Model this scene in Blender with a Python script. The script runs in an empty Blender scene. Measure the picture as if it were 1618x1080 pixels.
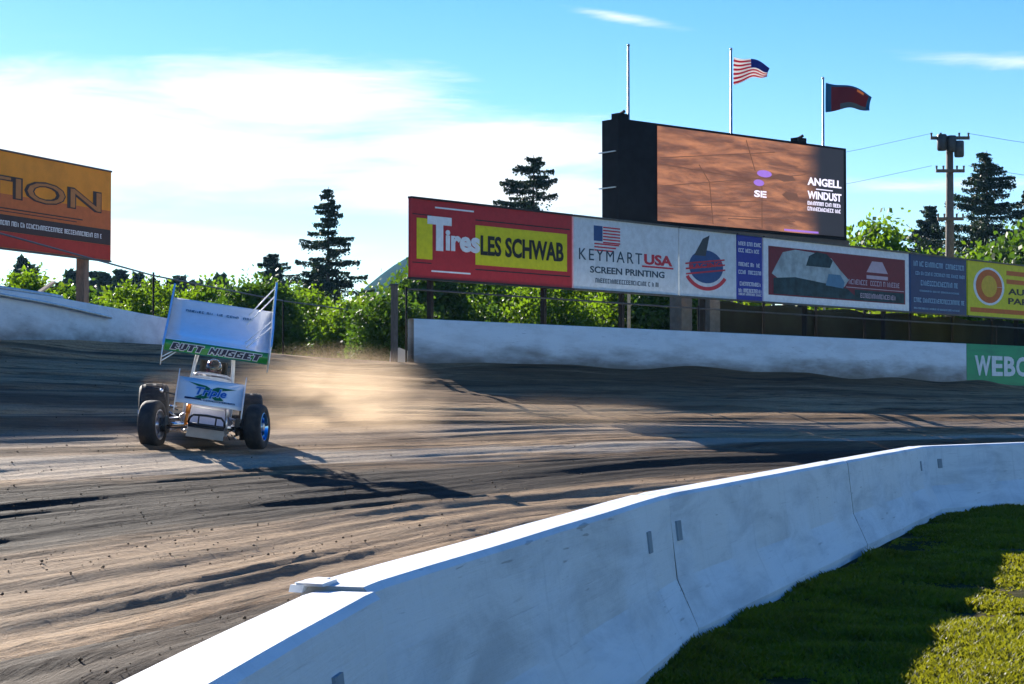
import bpy, math, random
import numpy as np
from mathutils import Vector, Matrix
rnd = random.Random(7)
rng = np.random.default_rng(11)
SC = bpy.context.scene
COL = SC.collection
R = math.radians
# ------------------------------------------------------------------ camera
cd = bpy.data.cameras.new('camera'); cam = bpy.data.objects.new('camera', cd); COL.objects.link(cam)
cam.location = (0, 0, 1.32); cam.rotation_euler = (R(90 + 1.852), 0, 0)
cd.sensor_width = 36; cd.lens = 66.75; cd.clip_start = .05; cd.clip_end = 20000
SC.camera = cam
# ------------------------------------------------------------------ light
SUN_AZ = -30.0      # degrees from +Y towards -X is negative
SUN_EL = 21.5
SKY_STR = 0.072
EXPOSURE = 1.42
sd = bpy.data.lights.new('sun', 'SUN'); sd.energy = 5.0; sd.angle = R(.5); sd.color = (1, .93, .83)
sun = bpy.data.objects.new('sun', sd); COL.objects.link(sun)
svec = Vector((math.sin(R(SUN_AZ)) * math.cos(R(SUN_EL)), math.cos(R(SUN_AZ)) * math.cos(R(SUN_EL)), math.sin(R(SUN_EL))))
sun.rotation_euler = svec.to_track_quat('Z', 'Y').to_euler()
SC.view_settings.view_transform = 'Standard'; SC.view_settings.look = 'None'
SC.view_settings.exposure = EXPOSURE; SC.view_settings.gamma = 1
SC.cycles.max_bounces = 8; SC.cycles.transparent_max_bounces = 8
SC.cycles.volume_step_rate = 4.0

class NT:
    """small helper for node trees"""
    def __init__(s, tree):
        s.t = tree; tree.nodes.clear()
    def n(s, typ, **kw):
        nd = s.t.nodes.new(typ)
        for k, v in kw.items(): setattr(nd, k, v)
        return nd
    def put(s, sock, v):
        if hasattr(v, 'is_linked') or isinstance(v, bpy.types.NodeSocket): s.t.links.new(v, sock)
        else:
            try: sock.default_value = v
            except Exception: sock.default_value = (*v, 1)
    def math(s, op, a, b=None, c=None, clamp=False):
        nd = s.n('ShaderNodeMath', operation=op); nd.use_clamp = clamp
        s.put(nd.inputs[0], a)
        if b is not None: s.put(nd.inputs[1], b)
        if c is not None: s.put(nd.inputs[2], c)
        return nd.outputs[0]
    def mix(s, f, a, b, mode='MIX'):
        nd = s.n('ShaderNodeMix', data_type='RGBA', blend_type=mode)
        s.put(nd.inputs[0], f); s.put(nd.inputs[6], a if not isinstance(a, tuple) else (*a, 1)); s.put(nd.inputs[7], b if not isinstance(b, tuple) else (*b, 1))
        return nd.outputs[2]
    def noise(s, vec, scale, detail=4, rough=.55, dist=0, dim='3D'):
        nd = s.n('ShaderNodeTexNoise', noise_dimensions=dim)
        if vec is not None: s.put(nd.inputs['Vector'], vec)
        nd.inputs['Scale'].default_value = scale; nd.inputs['Detail'].default_value = detail
        nd.inputs['Roughness'].default_value = rough; nd.inputs['Distortion'].default_value = dist
        return nd.outputs['Fac']
    def ramp(s, f, lo, hi, smooth=True):
        nd = s.n('ShaderNodeMapRange', interpolation_type='SMOOTHSTEP' if smooth else 'LINEAR')
        s.put(nd.inputs[0], f); nd.inputs[1].default_value = lo; nd.inputs[2].default_value = hi
        return nd.outputs[0]
    def mapping(s, vec, scale=(1, 1, 1), loc=(0, 0, 0), rot=(0, 0, 0)):
        nd = s.n('ShaderNodeMapping'); s.put(nd.inputs[0], vec)
        nd.inputs['Scale'].default_value = scale; nd.inputs['Location'].default_value = loc; nd.inputs['Rotation'].default_value = rot
        return nd.outputs[0]

# ------------------------------------------------------------------ sky
W = bpy.data.worlds.new('World'); SC.world = W; W.use_nodes = True
t = NT(W.node_tree)
sky = t.n('ShaderNodeTexSky', sky_type='NISHITA'); sky.sun_disc = False
sky.sun_elevation = R(SUN_EL); sky.sun_rotation = R(SUN_AZ)
sky.air_density = 1.0; sky.dust_density = .05; sky.ozone_density = 3.0; sky.altitude = 50
hs = t.n('ShaderNodeHueSaturation'); hs.inputs['Saturation'].default_value = 1.40; hs.inputs['Hue'].default_value = .515
t.put(hs.inputs['Color'], sky.outputs[0])
tc = t.n('ShaderNodeTexCoord')
sp = t.n('ShaderNodeSeparateXYZ'); t.put(sp.inputs[0], tc.outputs['Generated'])
az = t.math('ARCTAN2', sp.outputs[0], sp.outputs[1])
el = t.math('ARCSINE', sp.outputs[2])
cb = t.n('ShaderNodeCombineXYZ'); t.put(cb.inputs[0], az); t.put(cb.inputs[1], el)
wisp = t.noise(t.mapping(cb.outputs[0], scale=(7, 48, 1), rot=(0, 0, R(4))), 1.0, 8, .64, .9)
fine = t.noise(t.mapping(cb.outputs[0], scale=(22, 210, 1), rot=(0, 0, R(-5))), 1.0, 6, .65, .6)
def blob(a0, e0, ra, re, tilt=0):
    da = t.math('SUBTRACT', az, a0); de = t.math('SUBTRACT', el, e0)
    if tilt: de = t.math('SUBTRACT', de, t.math('MULTIPLY', da, tilt))
    q = t.math('ADD', t.math('POWER', t.math('DIVIDE', da, ra), 2), t.math('POWER', t.math('DIVIDE', de, re), 2))
    return t.math('SUBTRACT', 1.0, t.math('SQRT', q))
m = None
for b in [(-.25, .138, .24, .036, -.03), (-.12, .158, .10, .022, .0), (-.01, .134, .10, .018, -.05), (-.01, .112, .11, .018, -.03), (-.2, .085, .10, .010, -.05), (.27, .172, .11, .006, -.12), (.055, .202, .04, .004, -.2),
          (.9, .25, .3, .05, 0), (-1.2, .3, .5, .06, 0), (.22, .112, .12, .006, 0)]:
    v = blob(*b)
    if b[3] < .009: v = t.math('SUBTRACT', t.math('MULTIPLY', v, .6), .32)
    m = v if m is None else t.math('MAXIMUM', m, v)
m = t.math('MAXIMUM', m, -1.0)
dens = t.math('ADD', t.math('MULTIPLY', m, .95), t.math('ADD', t.math('MULTIPLY', wisp, 1.3), t.math('MULTIPLY', fine, .45)))
cl = t.ramp(dens, .62, 1.5)
# thin veil that lightens the sky toward the horizon
col = t.mix(t.math('MULTIPLY', cl, .93), hs.outputs[0], (6.4, 6.6, 6.8))
bg = t.n('ShaderNodeBackground'); t.put(bg.inputs[0], col); bg.inputs[1].default_value = SKY_STR
out = t.n('ShaderNodeOutputWorld'); t.put(out.inputs[0], bg.outputs[0])

# ------------------------------------------------------------------ materials
def mat(name, color, rough=.6, metal=0, var=.15, vscale=6, bump=0, bscale=40, spec=.5, coat=0, emit=None, estr=1, dirt=None, dirt_amt=.5, dscale=2.0, stretch=(1, 1, 1)):
    m = bpy.data.materials.new(name); m.use_nodes = True; t = NT(m.node_tree)
    p = t.n('ShaderNodeBsdfPrincipled'); o = t.n('ShaderNodeOutputMaterial'); t.put(o.inputs[0], p.outputs[0])
    tc = t.n('ShaderNodeTexCoord'); vec = t.mapping(tc.outputs['Object'], scale=stretch)
    f = t.noise(vec, vscale, 5, .6)
    lo = tuple(c * (1 - var) for c in color); hi = tuple(min(1, c * (1 + var)) for c in color)
    c = t.mix(t.ramp(f, .3, .7), lo, hi)
    if dirt:
        g = t.noise(vec, dscale, 6, .65, .4)
        c = t.mix(t.math('MULTIPLY', t.ramp(g, .45, .7), dirt_amt), c, dirt)
    t.put(p.inputs['Base Color'], c); p.inputs['Metallic'].default_value = metal
    rr = t.math('ADD', rough - .08, t.math('MULTIPLY', t.noise(vec, vscale * 2.3, 4), .16), clamp=True)
    t.put(p.inputs['Roughness'], rr)
    p.inputs['Specular IOR Level'].default_value = spec; p.inputs['Coat Weight'].default_value = coat
    if emit: p.inputs['Emission Color'].default_value = (*emit, 1); p.inputs['Emission Strength'].default_value = estr
    if bump:
        b = t.n('ShaderNodeBump'); b.inputs['Strength'].default_value = bump; b.inputs['Distance'].default_value = .01
        t.put(b.inputs['Height'], t.noise(vec, bscale, 6, .7)); t.put(p.inputs['Normal'], b.outputs[0])
    return m

def leaf_mat(name, a, b, c, trans=.45, scale=.5):
    m = bpy.data.materials.new(name); m.use_nodes = True; t = NT(m.node_tree)
    g = t.n('ShaderNodeNewGeometry'); tc = t.n('ShaderNodeTexCoord')
    f = t.noise(tc.outputs['Object'], scale, 4, .6)
    col = t.mix(t.ramp(f, .32, .68), a, b)
    col = t.mix(t.math('MULTIPLY', g.outputs['Random Per Island'], .4), col, c)
    d = t.n('ShaderNodeBsdfPrincipled'); t.put(d.inputs['Base Color'], col); d.inputs['Roughness'].default_value = .55
    d.inputs['Specular IOR Level'].default_value = .25
    tr = t.n('ShaderNodeBsdfTranslucent'); t.put(tr.inputs[0], t.mix(.5, col, (min(1, b[0] * 2.6), min(1, b[1] * 2.2), b[2])))
    mx = t.n('ShaderNodeMixShader'); mx.inputs[0].default_value = trans
    t.put(mx.inputs[1], d.outputs[0]); t.put(mx.inputs[2], tr.outputs[0])
    o = t.n('ShaderNodeOutputMaterial'); t.put(o.inputs[0], mx.outputs[0]); return m

M = dict(
    white=mat('white_paint', (.78, .79, .80), .32, var=.04, coat=.4, dirt=(.5, .42, .33), dirt_amt=.22, dscale=9),
    wing_white=mat('wing_white', (.80, .81, .83), .16, var=.03, coat=.8, dirt=(.6, .52, .42), dirt_amt=.12, dscale=7),
    silver=mat('brushed_metal', (.62, .62, .66), .33, metal=.9, var=.1, vscale=20, dirt=(.3, .25, .2), dirt_amt=.3, dscale=14),
    chrome=mat('chrome', (.85, .86, .88), .1, metal=1, var=.05),
    blackm=mat('black_metal', (.015, .015, .017), .4, var=.3, dirt=(.12, .1, .07), dirt_amt=.25, dscale=12),
    rubber=mat('rubber', (.018, .018, .019), .78, var=.3, vscale=14, bump=.3, bscale=60, dirt=(.13, .1, .075), dirt_amt=.35, dscale=5),
    green=mat('green_vinyl', (.02, .30, .04), .3, var=.12, coat=.5),
    dgreen=mat('dark_green_vinyl', (.01, .13, .05), .35, var=.12),
    navyv=mat('navy_vinyl', (.01, .014, .05), .35, var=.2),
    bluev=mat('blue_vinyl', (.02, .13, .45), .35, var=.1),
    orange_d=mat('anodised_orange', (.6, .2, .03), .35, metal=.6, var=.1),
    suit=mat('suit_fabric', (.03, .04, .07), .8, var=.2, vscale=30),
    glove=mat('glove_fabric', (.05, .05, .055), .8, var=.2),
    helmet=mat('helmet_shell', (.012, .03, .055), .15, var=.3, coat=1, dirt=(.4, .06, .08), dirt_amt=.5, dscale=6),
    visor=mat('visor', (.02, .02, .03), .06, var=.1, coat=1),
    post=mat('weathered_post', (.13, .10, .08), .85, var=.3, vscale=10, bump=.4, stretch=(4, 4, .6)),
    steel=mat('dark_steel', (.05, .055, .06), .5, metal=.5, var=.25, dirt=(.12, .07, .04), dirt_amt=.3),
    lsteel=mat('galvanised', (.45, .47, .48), .45, metal=.7, var=.15),
    trunk=mat('bark', (.09, .065, .045), .9, var=.35, vscale=9, bump=.6),
    led=mat('led_cabinet', (.008, .009, .012), .6, spec=.1, var=.25, vscale=3),
)
def conc(name, base, scuff, amt, lowdark=None):
    """painted concrete with drips, scuffs and tyre rub marks stretched along the wall (uses UV: u metres along, v metres up)"""
    m = bpy.data.materials.new(name); m.use_nodes = True; t = NT(m.node_tree)
    p = t.n('ShaderNodeBsdfPrincipled'); o = t.n('ShaderNodeOutputMaterial'); t.put(o.inputs[0], p.outputs[0])
    uv = t.n('ShaderNodeTexCoord').outputs['UV']; ob = t.n('ShaderNodeTexCoord').outputs['Object']
    a = t.noise(t.mapping(uv, scale=(.5, 2.2, 1)), 1.6, 6, .65, .5)
    b = t.noise(t.mapping(uv, scale=(.6, 22, 1)), 2.0, 6, .7, .2)
    d = t.noise(t.mapping(uv, scale=(9, .8, 1)), 1.2, 5, .6)
    c = t.mix(t.math('MULTIPLY', t.ramp(a, .4, .72), amt), base, scuff)
    c = t.mix(t.math('MULTIPLY', t.ramp(b, .58, .78), amt * .9), c, tuple(x * .5 for x in scuff))
    c = t.mix(t.math('MULTIPLY', t.ramp(d, .55, .8), amt * .5), c, tuple(x * .8 for x in scuff))
    sp_ = t.noise(t.mapping(uv, scale=(2.2, 26, 1)), 1.3, 2, .5); gate = t.noise(t.mapping(uv, scale=(.6, 1.6, 1)), 1.0, 3, .5)
    c = t.mix(t.math('MULTIPLY', t.math('MULTIPLY', t.ramp(sp_, .66, .72), t.ramp(gate, .48, .6)), .55), c, (.12, .13, .14))
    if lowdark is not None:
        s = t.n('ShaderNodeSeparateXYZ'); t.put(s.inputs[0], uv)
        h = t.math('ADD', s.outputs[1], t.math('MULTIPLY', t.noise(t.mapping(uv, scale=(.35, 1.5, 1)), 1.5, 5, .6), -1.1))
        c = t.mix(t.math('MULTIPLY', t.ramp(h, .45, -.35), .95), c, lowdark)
    t.put(p.inputs['Base Color'], c); p.inputs['Roughness'].default_value = .62
    bm = t.n('ShaderNodeBump'); bm.inputs['Strength'].default_value = .5; bm.inputs['Distance'].default_value = .012
    t.put(bm.inputs['Height'], t.math('ADD', t.noise(ob, 9, 6, .7), t.math('MULTIPLY', b, .5))); t.put(p.inputs['Normal'], bm.outputs[0])
    return m
M['barrier'] = conc('painted_barrier', (.70, .73, .76), (.34, .38, .42), .62)
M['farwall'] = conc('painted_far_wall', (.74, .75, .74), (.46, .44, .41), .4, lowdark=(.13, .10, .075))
M['greenwall'] = conc('green_wall_paint', (.03, .33, .10), (.03, .16, .07), .5)
M['rawconc'] = conc('bare_concrete', (.36, .36, .35), (.2, .18, .16), .6)
def flat(name, col, rough=.5, var=.08, **k):
    k.setdefault('spec', .18)
    if name not in M: M[name] = mat(name, col, rough, var=var, **k)
    return M[name]

# ------------------------------------------------------------------ mesh helpers
class MB:
    def __init__(s): s.v = []; s.f = []; s.mi = []; s.uv = None
    def add(s, vs, fs, X=None, mi=0):
        n = len(s.v)
        if X is not None: vs = [X @ Vector(v) for v in vs]
        s.v.extend([tuple(v) for v in vs]); s.f.extend([tuple(i + n for i in f) for f in fs]); s.mi.extend([mi] * len(fs)); return s
    def box(s, c, d, X=None, mi=0, rot=None):
        hx, hy, hz = d[0] / 2, d[1] / 2, d[2] / 2
        vs = [Vector((x * hx, y * hy, z * hz)) for x in (-1, 1) for y in (-1, 1) for z in (-1, 1)]
        if rot is not None: vs = [rot @ v for v in vs]
        vs = [v + Vector(c) for v in vs]
        return s.add(vs, [(0, 1, 3, 2), (4, 6, 7, 5), (0, 4, 5, 1), (2, 3, 7, 6), (0, 2, 6, 4), (1, 5, 7, 3)], X, mi)
    def bar(s, a, b, w, h=None, X=None, mi=0):
        a = Vector(a); b = Vector(b); d = b - a
        q = d.to_track_quat('Z', 'Y').to_matrix(); return s.box((a + b) / 2, (w, h or w, d.length), X, mi, q)
    def tube(s, pts, r, n=8, X=None, mi=0, cap=True):
        pts = [Vector(p) for p in pts]; rs = r if isinstance(r, (list, tuple)) else [r] * len(pts)
        vs = []; fs = []; up = None
        for i, p in enumerate(pts):
            d = (pts[min(i + 1, len(pts) - 1)] - pts[max(i - 1, 0)]).normalized()
            if up is None: up = d.orthogonal().normalized()
            up = (up - d * up.dot(d)).normalized(); sd_ = d.cross(up)
            for k in range(n):
                a = 2 * math.pi * k / n; vs.append(p + (up * math.cos(a) + sd_ * math.sin(a)) * rs[i])
        for i in range(len(pts) - 1):
            for k in range(n): fs.append((i * n + k, i * n + (k + 1) % n, (i + 1) * n + (k + 1) % n, (i + 1) * n + k))
        if cap: fs.append(tuple(range(n))[::-1]); fs.append(tuple((len(pts) - 1) * n + k for k in range(n)))
        return s.add(vs, fs, X, mi)
    def prism(s, poly, h, X=None, mi=0):
        """poly in local XY, extruded along Z from -h/2 to h/2"""
        n = len(poly); vs = [(p[0], p[1], -h / 2) for p in poly] + [(p[0], p[1], h / 2) for p in poly]
        fs = [tuple(range(n))[::-1], tuple(range(n, 2 * n))] + [(i, (i + 1) % n, n + (i + 1) % n, n + i) for i in range(n)]
        return s.add(vs, fs, X, mi)
    def lathe(s, prof, n=32, X=None, mi=0):
        """profile list of (radius, x) revolved round X axis"""
        vs = []; fs = []; k = len(prof)
        for i in range(n):
            a = 2 * math.pi * i / n
            for r, x in prof: vs.append((x, r * math.cos(a), r * math.sin(a)))
        for i in range(n):
            j = (i + 1) % n
            for q in range(k - 1): fs.append((i * k + q, i * k + q + 1, j * k + q + 1, j * k + q))
        return s.add(vs, fs, X, mi)
    def build(s, name, m, parent=None, smooth=False):
        me = bpy.data.meshes.new(name); me.from_pydata(s.v, [], s.f)
        for x in (m if isinstance(m, (list, tuple)) else [m]): me.materials.append(x)
        me.polygons.foreach_set('material_index', s.mi)
        if smooth: me.polygons.foreach_set('use_smooth', [True] * len(s.f))
        me.update(); me.validate()
        if smooth == 'auto': me.set_sharp_from_angle(angle=R(35))
        return link(name, me, parent)
def build_each(mb, name, m, parent=None, smooth=False):
    """every separate piece of the builder becomes an object of its own"""
    n = len(mb.v); p = list(range(n))
    def fd(i):
        while p[i] != i: p[i] = p[p[i]]; i = p[i]
        return i
    for f in mb.f:
        a = fd(f[0])
        for i in f[1:]: p[fd(i)] = a
    gr = {}
    for k, f in enumerate(mb.f): gr.setdefault(fd(f[0]), []).append(k)
    out_ = []
    for ks in gr.values():
        q = MB(); mp = {}
        for k in ks:
            for i in mb.f[k]:
                if i not in mp: mp[i] = len(q.v); q.v.append(mb.v[i])
            q.f.append(tuple(mp[i] for i in mb.f[k])); q.mi.append(mb.mi[k])
        out_.append(q.build(name, m, parent, smooth))
    return out_
def link(name, me, parent=None):
    o = bpy.data.objects.new(name, me); COL.objects.link(o)
    if parent is not None: o.parent = parent
    return o
def fastmesh(name, V, F, m, uv=None, smooth=False, parent=None, mi=None):
    """numpy quads/tris"""
    me = bpy.data.meshes.new(name); nf, k = F.shape
    me.vertices.add(len(V)); me.vertices.foreach_set('co', np.asarray(V, np.float32).ravel())
    me.loops.add(nf * k); me.loops.foreach_set('vertex_index', F.astype(np.int32).ravel())
    me.polygons.add(nf); me.polygons.foreach_set('loop_start', np.arange(nf, dtype=np.int32) * k); me.polygons.foreach_set('loop_total', np.full(nf, k, np.int32))
    if smooth: me.polygons.foreach_set('use_smooth', np.ones(nf, bool))
    for x in (m if isinstance(m, (list, tuple)) else [m]): me.materials.append(x)
    if mi is not None: me.polygons.foreach_set('material_index', mi.astype(np.int32))
    me.update(calc_edges=True)
    if uv is not None:
        l = me.uv_layers.new(name='UVMap'); l.data.foreach_set('uv', uv[F.ravel()].astype(np.float32).ravel())
    return link(name, me, parent)
def grid_faces(nu, nv):
    i = np.arange(nu - 1)[:, None] * nv + np.arange(nv - 1)[None, :]
    i = i.ravel(); return np.stack([i, i + nv, i + nv + 1, i + 1], 1)
def tag(o, label=None, cat=None, group=None, kind=None):
    if label: o['label'] = label
    if cat: o['category'] = cat
    if group: o['group'] = group
    if kind: o['kind'] = kind
    return o
def empty(name, loc=(0, 0, 0), rz=0):
    o = bpy.data.objects.new(name, None); COL.objects.link(o); o.location = loc; o.rotation_euler = (0, 0, rz); o.empty_display_size = .2
    return o
def copy_tree(o, parent=None):
    c = o.copy(); COL.objects.link(c)
    if parent is not None: c.parent = parent
    for ch in list(o.children): copy_tree(ch, c)
    return c
_tc = {}
def text_geo(s, bold=0.0, shear=0.0, spacing=1.0):
    k = (s, bold, shear, spacing)
    if k in _tc: return _tc[k]
    cu = bpy.data.curves.new('lettering_source', 'FONT'); cu.body = s; cu.offset = bold; cu.shear = shear; cu.space_character = spacing
    cu.extrude = .5; cu.resolution_u = 3; cu.fill_mode = 'BOTH'
    o = bpy.data.objects.new('lettering_source', cu); COL.objects.link(o)
    dg = bpy.context.evaluated_depsgraph_get(); me = bpy.data.meshes.new_from_object(o.evaluated_get(dg))
    V = np.array([v.co[:] for v in me.vertices]); F = [tuple(p.vertices) for p in me.polygons]
    bpy.data.objects.remove(o); bpy.data.curves.remove(cu); bpy.data.meshes.remove(me)
    mn = V.min(0); mx = V.max(0); V = (V - mn) / np.maximum(mx - mn, 1e-6)
    _tc[k] = (V, F); return _tc[k]
def put_text(mb, s, x0, x1, z0, z1, X=None, depth=.006, bold=.02, shear=0., spacing=1., mi=0, y=0):
    """text filling a rectangle of the local XZ plane, facing -Y"""
    V, F = text_geo(s, bold, shear, spacing)
    vs = [(x0 + v[0] * (x1 - x0), y - v[2] * depth, z0 + v[1] * (z1 - z0)) for v in V]
    return mb.add(vs, F, X, mi)
def slab(mb, x0, x1, z0, z1, y, d=.004, X=None, mi=0, skew=0):
    """thin plate on the XZ plane at y facing -Y"""
    vs = [(x0, y, z0), (x1, y, z0), (x1 + skew, y, z1), (x0 + skew, y, z1)]
    vs += [(a, b - d, c) for a, b, c in vs]
    return mb.add(vs, [(0, 1, 2, 3), (7, 6, 5, 4), (0, 4, 5, 1), (1, 5, 6, 2), (2, 6, 7, 3), (3, 7, 4, 0)], X, mi)
BF = {'B': ['1110', '1101', '1110', '1101', '1110'], 'U': ['1011', '1011', '1011', '1011', '0110'], 'T': ['1111', '0110', '0110', '0110', '0110'], 'N': ['1001', '1101', '1111', '1011', '1001'],
      'G': ['1111', '1100', '1011', '1001', '1111'], 'E': ['1111', '1100', '1110', '1100', '1111']}
def block_text(mb, s, x0, x1, z0, z1, y, grow, X, skew=.35):
    """heavy slanted block capitals"""
    n = sum(.45 if c == ' ' else 1 for c in s); adv = (x1 - x0) / n; x = x0; H = z1 - z0
    for c in s:
        if c == ' ': x += adv * .45; continue
        w = adv * .86; cw_ = w / 4; chh = H / 5
        for r_, row in enumerate(BF[c]):
            k = 0
            while k < 4:
                if row[k] == '1':
                    e = k
                    while e + 1 < 4 and row[e + 1] == '1': e += 1
                    za = z1 - (r_ + 1) * chh - grow; zb_ = z1 - r_ * chh + grow
                    slab(mb, x + k * cw_ - grow + (za - z0) * skew, x + (e + 1) * cw_ + grow + (za - z0) * skew, za, zb_, y - r_ * .0004, .003, X, 0, (zb_ - za) * skew); k = e
                k += 1
        x += adv
    return mb
def scribble(mb, x0, x1, z0, z1, y, X=None, mi=0, dens=.6, seed=0):
    """a line of small print too fine to read: short strokes the size of letters"""
    r = random.Random(seed); h = z1 - z0; x = x0
    while x < x1 - h * .3:
        if r.random() < .14: x += h * .5; continue
        w = h * r.uniform(.5, .75); st = h * .18; k = r.randint(0, 3)
        w = min(w, x1 - x)
        slab(mb, x, x + st, z0, z1, y, .004, X, mi)
        if k != 0: slab(mb, x + st + .0005, x + w, z1 - st, z1, y, .004, X, mi)
        if k in (1, 3): slab(mb, x + st + .0005, x + w, z0, z0 + st, y, .004, X, mi)
        if k in (0, 2): slab(mb, x + w - st, x + w, z0 + .001, z1 - st - .001, y, .004, X, mi)
        if k == 3: slab(mb, x + st + .0005, x + w * .8, z0 + h * .42, z0 + h * .42 + st, y, .004, X, mi)
        x += w + h * .2
    return mb

# ------------------------------------------------------------------ track layout (metres, camera at origin looking +Y)
INN = np.array([(-1.9, -14), (-1.15, -4), (-.72, 3.3), (-.15, 7.2), (.95, 11.4), (2.9, 17.0), (4.85, 22.7), (8.75, 27.4), (14.5, 31.0), (31, 38)], float)
OUT = np.array([(-21, -8), (-18.5, 6), (-15.8, 17), (-12.2, 27), (-9.25, 33.8), (-2.4, 45), (6.0, 54.4), (15.4, 65), (25, 75.8), (46, 99)], float)
ZO = np.array([2.3, 2.4, 2.45, 2.45, 2.40, 2.25, 2.15, 1.95, 1.9, 1.9])
def cr(P, t):
    """Catmull-Rom through P at float parameters t"""
    P = np.asarray(P, float); n = len(P); t = np.clip(t, 0, n - 1 - 1e-9); i = np.floor(t).astype(int); f = t - i
    if P.ndim > 1: f = f[:, None]
    a = P[np.clip(i - 1, 0, n - 1)]; b = P[i]; c = P[np.clip(i + 1, 0, n - 1)]; d = P[np.clip(i + 2, 0, n - 1)]
    return .5 * ((2 * b) + (-a + c) * f + (2 * a - 5 * b + 4 * c - d) * f ** 2 + (-a + 3 * b - 3 * c + d) * f ** 3)
def vnoise(x, y, seed=0):
    """value noise"""
    xi = np.floor(x).astype(np.int64); yi = np.floor(y).astype(np.int64); fx = x - xi; fy = y - yi
    def h(a, b):
        n = (a * 374761393 + b * 668265263 + seed * 974634777) & 0x7fffffff
        n = ((n ^ (n >> 13)) * 1274126177) & 0x7fffffff
        return ((n ^ (n >> 16)) & 0xffff) / 65535.0
    sx = fx * fx * (3 - 2 * fx); sy = fy * fy * (3 - 2 * fy)
    return (h(xi, yi) * (1 - sx) + h(xi + 1, yi) * sx) * (1 - sy) + (h(xi, yi + 1) * (1 - sx) + h(xi + 1, yi + 1) * sx) * sy
def prof(v): return np.clip(v, 0, 1.0) ** 2.4
def track_z(u, v, zo):
    z = .12 + (zo - .12) * prof(v)
    return z
# ------------------------------------------------------------------ the dirt track
nu, nv = 620, 520
uu = np.concatenate([np.linspace(1.2, 6.6, 520), np.linspace(6.61, 9, 100)]); vv = np.linspace(0.004, 1.0, nv)
Pi = cr(INN, uu); Po = cr(OUT, uu); Zo = cr(ZO, uu)
Ulen = np.concatenate([[0], np.cumsum(np.linalg.norm(np.diff((Pi + Po) / 2, axis=0), axis=1))])
U = Ulen[:, None].repeat(nv, 1); Vv = vv[None, :].repeat(nu, 0)
wid = np.linalg.norm(Po - Pi, axis=1)
Vm = Vv * 27.0
XY = Pi[:, None, :] * (1 - Vv[..., None]) + Po[:, None, :] * Vv[..., None]
Z = .12 + (Zo[:, None] - .12) * prof(Vv)
wob = (vnoise(U * .12, Vm * .3, 5) - .5) * 1.6
vw = Vm + wob
rut = np.zeros_like(Z)
rut += (vnoise(U * .03, vw * .9, 1) - .5) * .13
rut += (vnoise(U * .06, vw * 2.3, 2) - .5) * .085
rut += (vnoise(U * .13, vw * 6.0, 3) - .5) * .04
rut += (vnoise(U * .4, vw * 14.0, 4) - .5) * .018
rut += (vnoise(U * 1.2, vw * 5, 14) - .5) * .012
rut += (vnoise(XY[..., 0] * 9, XY[..., 1] * 9, 6) - .5) * .004
carv = np.exp(-(((XY[..., 0] + 4.3) / 2.6) ** 2 + ((XY[..., 1] - 28.3) / 3.0) ** 2))
rut *= (1 - .75 * carv)
edge = np.clip((1 - Vv) / .015, 0, 1) * np.clip(Vv / .02, 0, 1)
rut *= .35 + .65 * edge
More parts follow.
